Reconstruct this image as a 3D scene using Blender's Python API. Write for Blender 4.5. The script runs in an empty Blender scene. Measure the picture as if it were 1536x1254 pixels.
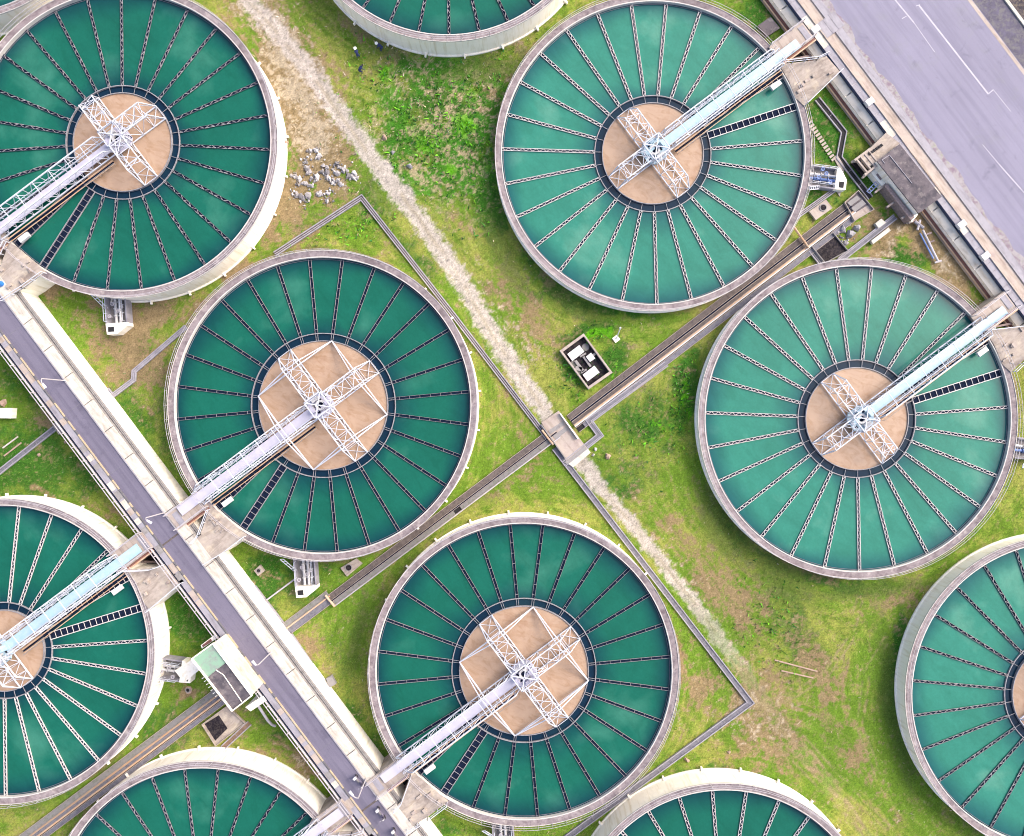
import bpy, math, random
import numpy as np
from mathutils import Vector, Matrix
random.seed(7)
np.random.seed(7)
SC = bpy.context.scene
COL = SC.collection
R = math.radians
# ------------------------------------------------------------------ camera, light, exposure
H = 84.0                                    # height of the drone above the lawn
cam = bpy.data.cameras.new('camera')
cam.sensor_width = 36.0
cam.lens = 36.0 * H / 128.0
cam.clip_end = 5000.0
camo = bpy.data.objects.new('camera', cam)
camo.location = (0, 0, H)
COL.objects.link(camo)
SC.camera = camo
SUN_EL, SUN_AZ = R(40), R(62)
w = bpy.data.worlds.new('World'); SC.world = w; w.use_nodes = True
nt = w.node_tree; nt.nodes.clear()
sky = nt.nodes.new('ShaderNodeTexSky'); sky.sky_type = 'NISHITA'; sky.sun_disc = False
sky.sun_elevation = SUN_EL; sky.sun_rotation = SUN_AZ
sky.air_density = 1.0; sky.dust_density = 7.0; sky.ozone_density = 1.0
bg = nt.nodes.new('ShaderNodeBackground'); bg.inputs[1].default_value = 0.15
wo = nt.nodes.new('ShaderNodeOutputWorld')
nt.links.new(sky.outputs[0], bg.inputs[0]); nt.links.new(bg.outputs[0], wo.inputs[0])
sl = bpy.data.lights.new('sun', 'SUN'); sl.energy = 0.62; sl.angle = R(20); sl.color = (1, .955, .89)
so = bpy.data.objects.new('sun', sl); COL.objects.link(so)
d = Vector((math.sin(SUN_AZ) * math.cos(SUN_EL), math.cos(SUN_AZ) * math.cos(SUN_EL), math.sin(SUN_EL)))
so.rotation_euler = d.to_track_quat('Z', 'Y').to_euler(); so.location = (0, 0, 60)
SC.view_settings.view_transform = 'Standard'
SC.view_settings.look = 'None'
SC.view_settings.exposure = 1.27
SC.view_settings.gamma = 1.0
SC.cycles.filter_width = 1.05

# ------------------------------------------------------------------ coordinates
def W(px, py, z=0.0):
    "survey point: a place seen at photo pixel (px,py) that stands z metres above the lawn"
    k = (H - z) / H / 12.0
    return Vector(((px - 768) * k, -(py - 627) * k, z))
def ST(s, t, z=0.0):
    "plant grid: s runs along the channels (down-right), t along the footbridges (up-right)"
    return W(.6 * s + .8 * t, .8 * s - .6 * t, z)

# ------------------------------------------------------------------ materials
def s2l(c):
    return tuple(((x / 255) / 12.92 if x / 255 <= .04045 else ((x / 255 + .055) / 1.055) ** 2.4) for x in c)
MATS = {}
def mat(name, c, rough=.7, metal=0.0, var=.12, scale=1.5, c2=None, s2=6.0, thr=(.45, .62), bump=.0, bscale=20, spec=.5, streak=None, ior=None):
    m = bpy.data.materials.new(name); m.use_nodes = True
    n = m.node_tree; L = n.links; b = n.nodes['Principled BSDF']
    b.inputs['Roughness'].default_value = rough; b.inputs['Metallic'].default_value = metal
    b.inputs['Specular IOR Level'].default_value = spec
    if ior: b.inputs['IOR'].default_value = ior
    tc = n.nodes.new('ShaderNodeTexCoord')
    def noise(sc, det=5, vec=None, ro=.6):
        t = n.nodes.new('ShaderNodeTexNoise'); t.inputs['Scale'].default_value = sc
        t.inputs['Detail'].default_value = det; t.inputs['Roughness'].default_value = ro
        L.new(vec or tc.outputs['Object'], t.inputs['Vector']); return t.outputs['Fac']
    def ramp(f, a, bb, ca, cb):
        r = n.nodes.new('ShaderNodeValToRGB'); r.color_ramp.elements[0].position = a; r.color_ramp.elements[1].position = bb
        r.color_ramp.elements[0].color = (*ca, 1); r.color_ramp.elements[1].color = (*cb, 1); L.new(f, r.inputs[0]); return r.outputs[0]
    def mix(f, a, bb, mode='MIX'):
        x = n.nodes.new('ShaderNodeMix'); x.data_type = 'RGBA'; x.blend_type = mode
        if isinstance(f, float): x.inputs[0].default_value = f
        else: L.new(f, x.inputs[0])
        for i, v in ((6, a), (7, bb)):
            if isinstance(v, tuple): x.inputs[i].default_value = (*v, 1)
            else: L.new(v, x.inputs[i])
        return x.outputs[2]
    lo = tuple(v * (1 - var) for v in c); hi = tuple(min(1, v * (1 + var)) for v in c)
    col = ramp(noise(scale), .3, .7, lo, hi)
    if c2:
        f = ramp(noise(s2, 8, None, .7), thr[0], thr[1], (0, 0, 0), (1, 1, 1))
        col = mix(f, col, c2)
    if streak:
        f = ramp(noise(streak[1], 4), streak[2], streak[3], (0, 0, 0), (1, 1, 1))
        col = mix(f, col, streak[0])
    L.new(col, b.inputs['Base Color'])
    if bump:
        bp = n.nodes.new('ShaderNodeBump'); bp.inputs['Strength'].default_value = bump; bp.inputs['Distance'].default_value = .05
        L.new(noise(bscale, 6), bp.inputs['Height']); L.new(bp.outputs[0], b.inputs['Normal'])
    MATS[name] = m
    return m

M_rim = mat('rim_concrete', (.235, .20, .215), .85, var=.12, c2=(.105, .08, .095), s2=2.3, thr=(.50, .74), bump=.3, streak=((.34, .30, .30), 1.1, .55, .7))
M_lip = mat('lip_concrete', (.50, .48, .47), .7, var=.06, c2=(.34, .32, .31), s2=3, thr=(.5, .75))
M_wall = mat('cream_wall', (.86, .82, .75), .8, var=.04, scale=.5, c2=(.80, .74, .62), s2=.8, thr=(.55, .95))
M_white = mat('white_slab', (.50, .47, .43), .75, var=.05, scale=.6, c2=(.33, .30, .265), s2=1.2, thr=(.50, .78))
M_conc = mat('grey_concrete', (.23, .22, .225), .85, var=.15, c2=(.14, .128, .135), s2=1.6, thr=(.5, .75), bump=.3)
M_lav = mat('lavender_concrete', (.27, .262, .305), .8, var=.1, c2=(.22, .21, .25), s2=2, thr=(.5, .8))
M_plat = mat('stained_concrete', (.34, .295, .265), .85, var=.14, c2=(.15, .125, .125), s2=.45, thr=(.45, .68), bump=.3, streak=((.43, .375, .31), .9, .5, .66))
M_stair = mat('weathered_brown', (.22, .17, .17), .85, var=.3, scale=4)
M_steel = mat('white_steel', (.50, .53, .61), .45, var=.05, spec=.4)
M_blue = mat('pale_blue_steel', (.30, .45, .56), .45, var=.06, c2=(.42, .51, .58), s2=1.4, thr=(.4, .8))
M_deckw = mat('white_deck', (.44, .43, .53), .5, var=.05)
M_rail = mat('rail_steel', (.40, .38, .42), .5, var=.1)
M_navy = mat('navy_steel', (.006, .011, .028), .9, var=.4, scale=3, spec=.08)
M_launder = mat('launder_steel', (.23, .225, .25), .6, var=.2, scale=3, c2=(.12, .11, .12), s2=4, thr=(.5, .7))
M_launderw = mat('launder_pale_steel', (.50, .49, .50), .6, var=.12, scale=3)
M_launderd = mat('launder_dull_steel', (.11, .115, .15), .6, var=.3, scale=3)
M_black = mat('dark_gap', (.012, .012, .016), .9, var=.3)
M_brown = mat('brown_cover', (.105, .085, .082), .85, var=.18, scale=2, c2=(.06, .05, .05), s2=3, bump=.2)
M_grey = mat('blue_grey_cover', (.145, .143, .175), .8, var=.14, scale=2, c2=(.095, .092, .115), s2=3, bump=.2)
M_greycov = mat('grey_cover', (.165, .16, .165), .8, var=.14, scale=2, c2=(.10, .115, .075), s2=2.5, thr=(.5, .7), bump=.2)
M_rust = mat('rust_pipe', (.20, .085, .07), .7, var=.2, scale=3)
M_cream = mat('cream_pipe', (.48, .35, .26), .6, var=.1, c2=(.5, .3, .18), s2=2)
M_orange = mat('orange_pipe', (.34, .25, .18), .6, var=.15, c2=(.4, .22, .12), s2=2)
M_yel = mat('yellow_paint', (.40, .32, .20), .6, var=.15, c2=(.34, .30, .26), s2=5)
M_blk = mat('black_paint', (.12, .115, .13), .6, var=.2)
M_paint = mat('white_road_paint', (.38, .37, .44), .7, var=.15, c2=(.25, .24, .31), s2=3, thr=(.5, .75))
M_asph = mat('lavender_asphalt', (.140, .130, .185), .9, var=.07, scale=.25, c2=(.11, .098, .155), s2=14, thr=(.45, .75), bump=.4, bscale=30)
M_asph2 = mat('pale_asphalt', (.205, .198, .278), .9, var=.06, scale=.15, c2=(.168, .162, .232), s2=11, thr=(.5, .85), bump=.4, bscale=30, streak=((.20, .198, .255), .5, .55, .75))
M_verge = mat('verge_soil', (.085, .078, .12), .95, var=.25, c2=(.13, .125, .135), s2=1.6, bump=.6)
M_verge2 = mat('dark_verge', (.035, .03, .045), .95, var=.4, c2=(.12, .10, .08), s2=3, bump=.6)
M_pinkc = mat('pinkish_concrete', (.36, .31, .28), .85, var=.09, scale=.6, c2=(.27, .215, .215), s2=.9, thr=(.5, .75))
M_grime = mat('grimy_kerb', (.27, .255, .27), .9, var=.12, c2=(.18, .135, .18), s2=1.4, thr=(.46, .60), streak=((.21, .235, .155), 2.1, .58, .7))
M_roofd = mat('dark_roof', (.105, .09, .105), .9, var=.2, scale=1, c2=(.05, .045, .06), s2=.8, thr=(.45, .62), bump=.4, streak=((.18, .16, .165), 1.3, .55, .72))
M_roofg = mat('green_roof', (.20, .335, .25), .8, var=.1, scale=1, c2=(.20, .20, .21), s2=.5, thr=(.5, .62))
M_hatch = mat('dark_water', (.014, .012, .018), .8, var=.5, c2=(.05, .042, .042), s2=4, spec=.1)
M_dblue = mat('blue_valve_paint', (.10, .17, .40), .5, var=.2)
M_pipew = mat('white_pipe_paint', (.52, .52, .54), .5, var=.05)
M_rock = mat('pale_rock', (.30, .29, .31), .9, var=.2, scale=2, c2=(.14, .13, .145), s2=2.5, thr=(.5, .65), bump=.5, bscale=6)
M_rockp = mat('pink_rock', (.34, .24, .19), .9, var=.15, scale=2, bump=.5)
M_skin = mat('skin', (.38, .22, .15), .6, var=.05)
M_cloth = mat('navy_cloth', (.02, .03, .10), .9, var=.2)
M_hair = mat('black_hair', (.012, .01, .01), .6, var=.2)
M_hat = mat('white_hat', (.78, .78, .76), .8, var=.04)
M_rubber = mat('rubber', (.02, .02, .022), .8, var=.2)
M_scoot = mat('white_bodywork', (.10, .09, .14), .3, var=.05)
M_soil = mat('brown_soil', (.17, .11, .08), .95, var=.25, scale=2, bump=.6)

def water(name, deep, mid, pale, rough=.12):
    m = bpy.data.materials.new(name); m.use_nodes = True
    n = m.node_tree; L = n.links; b = n.nodes['Principled BSDF']
    tc = n.nodes.new('ShaderNodeTexCoord')
    oi = n.nodes.new('ShaderNodeObjectInfo')
    mp = n.nodes.new('ShaderNodeVectorMath'); mp.operation = 'ADD'
    L.new(tc.outputs['Object'], mp.inputs[0]); L.new(oi.outputs['Location'], mp.inputs[1])
    a = n.nodes.new('ShaderNodeTexNoise'); a.inputs['Scale'].default_value = .15; a.inputs['Detail'].default_value = 4; a.inputs['Distortion'].default_value = .25
    L.new(mp.outputs[0], a.inputs['Vector'])
    r = n.nodes.new('ShaderNodeValToRGB'); e = r.color_ramp.elements
    e[0].position = .36; e[0].color = (*mid, 1); e[1].position = .82; e[1].color = (*pale, 1)
    q = r.color_ramp.elements.new(.56); q.color = (*[x * 1.12 for x in mid], 1)
    L.new(a.outputs['Fac'], r.inputs[0])
    f = n.nodes.new('ShaderNodeTexNoise'); f.inputs['Scale'].default_value = 3.4; f.inputs['Detail'].default_value = 7; f.inputs['Roughness'].default_value = .75
    L.new(mp.outputs[0], f.inputs['Vector'])
    fr = n.nodes.new('ShaderNodeValToRGB'); fr.color_ramp.elements[0].position = .25; fr.color_ramp.elements[0].color = (.80, .80, .80, 1)
    fr.color_ramp.elements[1].position = .75; fr.color_ramp.elements[1].color = (1.0, 1.0, 1.0, 1); L.new(f.outputs['Fac'], fr.inputs[0])
    mu = n.nodes.new('ShaderNodeMix'); mu.data_type = 'RGBA'; mu.blend_type = 'MULTIPLY'; mu.inputs[0].default_value = 1
    L.new(r.outputs[0], mu.inputs[6]); L.new(fr.outputs[0], mu.inputs[7])
    # clear water lies along the weirs, cloudy water between them (attribute 'clear' 0..1)
    at = n.nodes.new('ShaderNodeAttribute'); at.attribute_name = 'clear'
    mx = n.nodes.new('ShaderNodeMix'); mx.data_type = 'RGBA'; L.new(at.outputs['Fac'], mx.inputs[0])
    L.new(mu.outputs[2], mx.inputs[6]); mx.inputs[7].default_value = (*deep, 1)
    L.new(mx.outputs[2], b.inputs['Base Color']); b.inputs['Roughness'].default_value = rough; b.inputs['Specular IOR Level'].default_value = .22
    bp = n.nodes.new('ShaderNodeBump'); bp.inputs['Strength'].default_value = .06; bp.inputs['Distance'].default_value = .03
    g = n.nodes.new('ShaderNodeTexNoise'); g.inputs['Scale'].default_value = 4; L.new(mp.outputs[0], g.inputs['Vector'])
    L.new(g.outputs['Fac'], bp.inputs['Height']); L.new(bp.outputs[0], b.inputs['Normal'])
    return m
M_wat = water('green_water', (.003, .028, .048), (.007, .098, .069), (.044, .19, .14))
M_watl = water('pale_green_water', (.005, .052, .075), (.027, .172, .130), (.12, .30, .23))
M_gap = water('dark_annulus_water', (.003, .012, .034), (.004, .020, .040), (.012, .045, .05))
M_sludge = mat('tan_sludge_water', (.335, .235, .170), .12, var=.05, scale=.25, c2=(.36, .255, .185), s2=.5, spec=.4, streak=((.27, .165, .105), .28, .60, .78))

def weather(m, rot, scl, lo, hi, dark, detail=5, dist=0.0):
    "long worn streaks: multiply the paint by noise stretched along one direction"
    n = m.node_tree; L = n.links; b = n.nodes['Principled BSDF']; src = b.inputs['Base Color'].links[0].from_socket
    tc = n.nodes.new('ShaderNodeTexCoord'); mp = n.nodes.new('ShaderNodeMapping'); mp.inputs['Rotation'].default_value = (0, 0, rot)
    m2 = n.nodes.new('ShaderNodeMapping'); m2.inputs['Scale'].default_value = scl
    L.new(tc.outputs['Object'], mp.inputs[0]); L.new(mp.outputs[0], m2.inputs[0])
    t = n.nodes.new('ShaderNodeTexNoise'); t.inputs['Scale'].default_value = 1; t.inputs['Detail'].default_value = detail; t.inputs['Roughness'].default_value = .65; t.inputs['Distortion'].default_value = dist
    L.new(m2.outputs[0], t.inputs['Vector'])
    r = n.nodes.new('ShaderNodeValToRGB'); r.color_ramp.elements[0].position = lo; r.color_ramp.elements[0].color = (*dark, 1); r.color_ramp.elements[1].position = hi; r.color_ramp.elements[1].color = (1, 1, 1, 1)
    L.new(t.outputs['Fac'], r.inputs[0]); x = n.nodes.new('ShaderNodeMix'); x.data_type = 'RGBA'; x.blend_type = 'MULTIPLY'; x.inputs[0].default_value = 1
    L.new(src, x.inputs[6]); L.new(r.outputs[0], x.inputs[7]); L.new(x.outputs[2], b.inputs['Base Color'])
RD = math.atan2(.8, .6)
weather(M_asph2, RD, (.05, 1.1, 1), .38, .56, (.86, .86, .88)); weather(M_asph2, RD, (.5, .5, 1), .30, .42, (.80, .80, .82), 8, .6)
weather(M_asph, RD, (.07, 1.6, 1), .36, .56, (.80, .80, .82)); weather(M_asph, RD, (.6, .6, 1), .32, .45, (.78, .78, .80), 8)
weather(M_wall, 0, (2.2, 2.2, .22), .30, .50, (.80, .76, .66), 6)
weather(M_white, RD, (.5, 2.4, 1), .30, .50, (.70, .66, .60), 7); weather(M_pinkc, RD, (.3, 2.0, 1), .32, .52, (.68, .63, .60), 7)
weather(M_lav, RD, (.4, 1.8, 1), .32, .52, (.72, .70, .72), 7); weather(M_rim, 0, (.9, .9, 1), .36, .54, (.62, .58, .60), 8, .4)
weather(M_sludge, .5, (.35, .8, 1), .34, .54, (.84, .78, .70), 6, 1.6); weather(M_plat, RD, (1.5, .4, 1), .34, .54, (.66, .62, .60), 8, .8)
for mw in (M_wat, M_watl): weather(mw, .9, (.22, .5, 1), .30, .56, (.80, .86, .84), 7, 1.2)
# ------------------------------------------------------------------ mesh builder
class MB:
    def __init__(s):
        s.v = []; s.f = []; s.m = []
    def add(s, vs, fs, m=0):
        o = len(s.v); s.v.extend([tuple(v) for v in vs]); s.f.extend([tuple(i + o for i in f) for f in fs]); s.m.extend([m] * len(fs)); return s
    def beam(s, a, b, w, h=None, m=0):
        a = Vector(a); b = Vector(b); h = h or w; d = b - a
        if d.length < 1e-6: return s
        d.normalize(); up = Vector((0, 0, 1))
        if abs(d.z) > .98: up = Vector((0, 1, 0))
        x = d.cross(up).normalized() * w / 2; y = x.cross(d).normalized() * h / 2
        vs = [p + i * x + j * y for p in (a, b) for i, j in ((-1, -1), (1, -1), (1, 1), (-1, 1))]
        return s.add(vs, [(0, 1, 2, 3), (7, 6, 5, 4), (0, 4, 5, 1), (1, 5, 6, 2), (2, 6, 7, 3), (3, 7, 4, 0)], m)
    def tube(s, pts, r, n=8, m=0):
        pts = [Vector(p) for p in pts]; rings = []
        for i, p in enumerate(pts):
            d = (pts[min(i + 1, len(pts) - 1)] - pts[max(i - 1, 0)]).normalized()
            up = Vector((0, 0, 1)) if abs(d.z) < .95 else Vector((1, 0, 0))
            x = d.cross(up).normalized(); y = x.cross(d)
            rings.append([p + r * (math.cos(k * 2 * math.pi / n) * x + math.sin(k * 2 * math.pi / n) * y) for k in range(n)])
        fs = [(i * n + k, i * n + (k + 1) % n, (i + 1) * n + (k + 1) % n, (i + 1) * n + k) for i in range(len(pts) - 1) for k in range(n)]
        fs += [tuple(range(n)), tuple(range((len(pts) - 1) * n, len(pts) * n))[::-1]]
        return s.add([v for r_ in rings for v in r_], fs, m)
    def prism(s, poly, z0, z1, m=0):
        n = len(poly); a = sum(poly[i][0] * poly[(i + 1) % n][1] - poly[(i + 1) % n][0] * poly[i][1] for i in range(n))
        if a < 0: poly = poly[::-1]
        vs = [(p[0], p[1], z0) for p in poly] + [(p[0], p[1], z1) for p in poly]
        fs = [tuple(range(n))[::-1], tuple(range(n, 2 * n))] + [(i, (i + 1) % n, n + (i + 1) % n, n + i) for i in range(n)]
        return s.add(vs, fs, m)
    def pprism(s, pxs, z0, z1, m=0):
        return s.prism([W(x, y, z1)[:2] for x, y in pxs], z0, z1, m)
    def box(s, c, sx, sy, sz, rz=0, m=0):
        ca, sa = math.cos(rz), math.sin(rz)
        poly = [(c[0] + x * ca - y * sa, c[1] + x * sa + y * ca) for x, y in ((-sx / 2, -sy / 2), (sx / 2, -sy / 2), (sx / 2, sy / 2), (-sx / 2, sy / 2))]
        return s.prism(poly, c[2], c[2] + sz, m)
    def ring(s, r0, r1, z0, z1, n=144, a0=0, a1=2 * math.pi, m=0, c=(0, 0)):
        full = abs(a1 - a0 - 2 * math.pi) < 1e-6; k = n if full else n + 1; vs = []
        for i in range(k):
            a = a0 + (a1 - a0) * i / n; ca, sa = math.cos(a), math.sin(a)
            for r, z in ((r0, z0), (r1, z0), (r1, z1), (r0, z1)): vs.append((c[0] + r * ca, c[1] + r * sa, z))
        fs = []
        for i in range(n):
            j = (i + 1) % k
            for e in range(4): fs.append((4 * i + e, 4 * i + (e + 1) % 4, 4 * j + (e + 1) % 4, 4 * j + e)[::-1])
        if not full: fs += [(0, 1, 2, 3), tuple(4 * n + e for e in (3, 2, 1, 0))]
        return s.add(vs, fs, m)
    def build(s, name, mats, parent=None, smooth=False, **props):
        me = bpy.data.meshes.new(name)
        off = Vector(parent.location) if parent else Vector((0, 0, 0))
        if parent and parent.parent: off += Vector(parent.parent.location)
        me.from_pydata([(v[0] - off.x, v[1] - off.y, v[2] - off.z) for v in s.v], [], s.f)
        if not isinstance(mats, (list, tuple)): mats = [mats]
        for m in mats: me.materials.append(m)
        me.polygons.foreach_set('material_index', s.m)
        if smooth: me.polygons.foreach_set('use_smooth', [True] * len(s.f))
        o = bpy.data.objects.new(name, me); COL.objects.link(o); o.parent = parent
        for k, v in props.items(): o[k] = v
        return o
def local(name, mb, mats, parent, smooth=False):
    "mesh whose coordinates are already local to its parent"
    o = mb.build(name, mats, None, smooth); o.parent = parent; return o
def thing(name, label, cat, loc, group=None, rz=0):
    o = bpy.data.objects.new(name, None); o.location = loc; o.rotation_euler = (0, 0, rz); o.empty_display_size = .5
    COL.objects.link(o); o['label'] = label; o['category'] = cat
    if group: o['group'] = group
    return o
def tag(o, label, cat, group=None):
    o['label'] = label; o['category'] = cat
    if group: o['group'] = group
    return o
def handrail(mb, pts, h=1.0, step=1.8, w=.06, m=0, mid=True):
    pts = [Vector(p) for p in pts]
    for a, b in zip(pts[:-1], pts[1:]):
        up = Vector((0, 0, h)); mb.beam(a + up, b + up, w, m=m)
        if mid: mb.beam(a + up * .5, b + up * .5, w * .8, m=m)
        n = max(1, int((b - a).length / step))
        for i in range(n + 1):
            p = a.lerp(b, i / n); mb.beam(p, p + up, w, m=m)

# ------------------------------------------------------------------ the ten clarifiers
# cx, cy, R (px at rim height), sludge well radius px, rim height, launder kind, count, angle of one launder, bridge angle, wide launders
TANKS = {
 'A': (182, 212, 234, 74, 3.5, 'twist', 27, 10.6, 217, 'd'),
 'B': (484, 608, 232, 97, 3.5, 'dark', 28, 5.4, 217, 'd'),
 'C': (980, 229, 237, 76, 1.8, 'pale', 27, 4.9, 37, 'l'),
 'D': (3, 977, 229, 61, 3.5, 'pale', 27, 4.0, 37, 'd'),
 'E': (1287, 628, 239, 77, 1.8, 'pale', 27, 4.4, 37, 'l'),
 'F': (786, 1007, 232, 97, 3.5, 'dark', 28, 5.4, 217, 'd'),
 'G': (1598, 1043, 240, 77, 2.3, 'twist', 27, 174.8, 37, 'l'),
 'H': (671, -170, 232, 97, 3.5, 'twist', 30, -89.4, 37, 'd'),
 'I': (1087, 1407, 232, 77, 3.5, 'pale', 27, 94.5, 37, 'd'),
 'J': (303, 1372, 230, 61, 3.5, 'twist', 27, 97.4, 37, 'd'),
 'K': (-68, -200, 231, 77, 3.5, 'pale', 27, 3.0, 217, 'd'),
}
TLAB = {
 'A': 'round green settling tank at the upper left, beside the grey rock pile',
 'B': 'round green settling tank with square braced frame, close beside the raised roadway',
 'C': 'round green settling tank with pale blue footbridge, top one by the big road',
 'D': 'round green settling tank cut by the left edge with high white wall',
 'E': 'round green settling tank with pale blue footbridge, lower one by the big road',
 'F': 'round green settling tank with square braced frame inside the cornered drain, bottom centre',
 'G': 'round green settling tank cut by the lower right edge of the photo',
 'H': 'round green settling tank cut by the top edge above the weedy mound',
 'I': 'round green settling tank cut by the bottom edge, just below the drain corner',
 'J': 'round green settling tank cut by the bottom edge left of the long roadway',
 'K': 'sliver of a settling tank with high cream wall in the top left corner',
}
BDIR = {217: Vector((-.8, -.6, 0)), 37: Vector((.8, .6, 0))}

def launder_mesh(kind, L, wide=False):
    m = MB()
    if wide:
        w = .86; m.add([(0, -w / 2, -.03), (L, -w / 2, -.03), (L, w / 2, -.03), (0, w / 2, -.03)], [(0, 1, 2, 3)], 0)
        for y in (-w / 2, w / 2): m.beam((0, y, .03), (L, y, .03), .085, .12, 1)
        n = int(L / .72)
        for i in range(n + 1):
            x = L * i / n; m.beam((x, -w / 2, .06), (x, w / 2, .06), .045, .05, 1)
        return m
    w = {'dark': .33, 'twist': .29, 'pale': .33}[kind]
    m.add([(0, -w / 2, -.03), (L, -w / 2, -.03), (L, w / 2, -.03), (0, w / 2, -.03)], [(0, 1, 2, 3)], 0)
    rw = {'dark': .026, 'twist': .022, 'pale': .045}[kind]
    for y in (-w / 2, w / 2): m.beam((0, y, .02), (L, y, .02), rw, .1, 1)
    rnd = random.Random(3)
    if kind == 'dark':
        x = .5
        while x < L: m.beam((x, -w / 2, .05), (x, w / 2, .05), .035, .04, 1); x += 1.25
    elif kind == 'pale':
        n = int(L / .42)
        for i in range(n):
            a, b = L * i / n, L * (i + 1) / n; s = 1 if i % 2 else -1
            m.beam((a, -s * w / 2, .05), (b, s * w / 2, .05), .05, .04, 1)
    else:
        n = int(L / .62)
        for i in range(n):
            a, b = L * i / n, L * (i + .8) / n; s = 1 if i % 2 else -1
            m.beam((a, -s * w / 2, .05), (b, s * w / 2, .05), .06, .04, 2)
            if rnd.random() < .35: m.beam((a, -w / 2, .06), (b, -w / 2, .06), .07, .05, 2)
    return m

def disc_grid(r0, r1, z, nr, na, clearfn, name, m, parent):
    vs = []; cl = []
    for i in range(nr + 1):
        r = r0 + (r1 - r0) * i / nr
        for k in range(na):
            a = 2 * math.pi * k / na; vs.append((r * math.cos(a), r * math.sin(a), z)); cl.append(clearfn(r, a))
    fs = [(i * na + k, (i + 1) * na + k, (i + 1) * na + (k + 1) % na, i * na + (k + 1) % na) for i in range(nr) for k in range(na)]
    me = bpy.data.meshes.new(name); me.from_pydata(vs, [], fs); me.materials.append(m)
    at = me.attributes.new('clear', 'FLOAT', 'POINT'); at.data.foreach_set('value', cl)
    o = bpy.data.objects.new(name, me); COL.objects.link(o); o.parent = parent; return o

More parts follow.
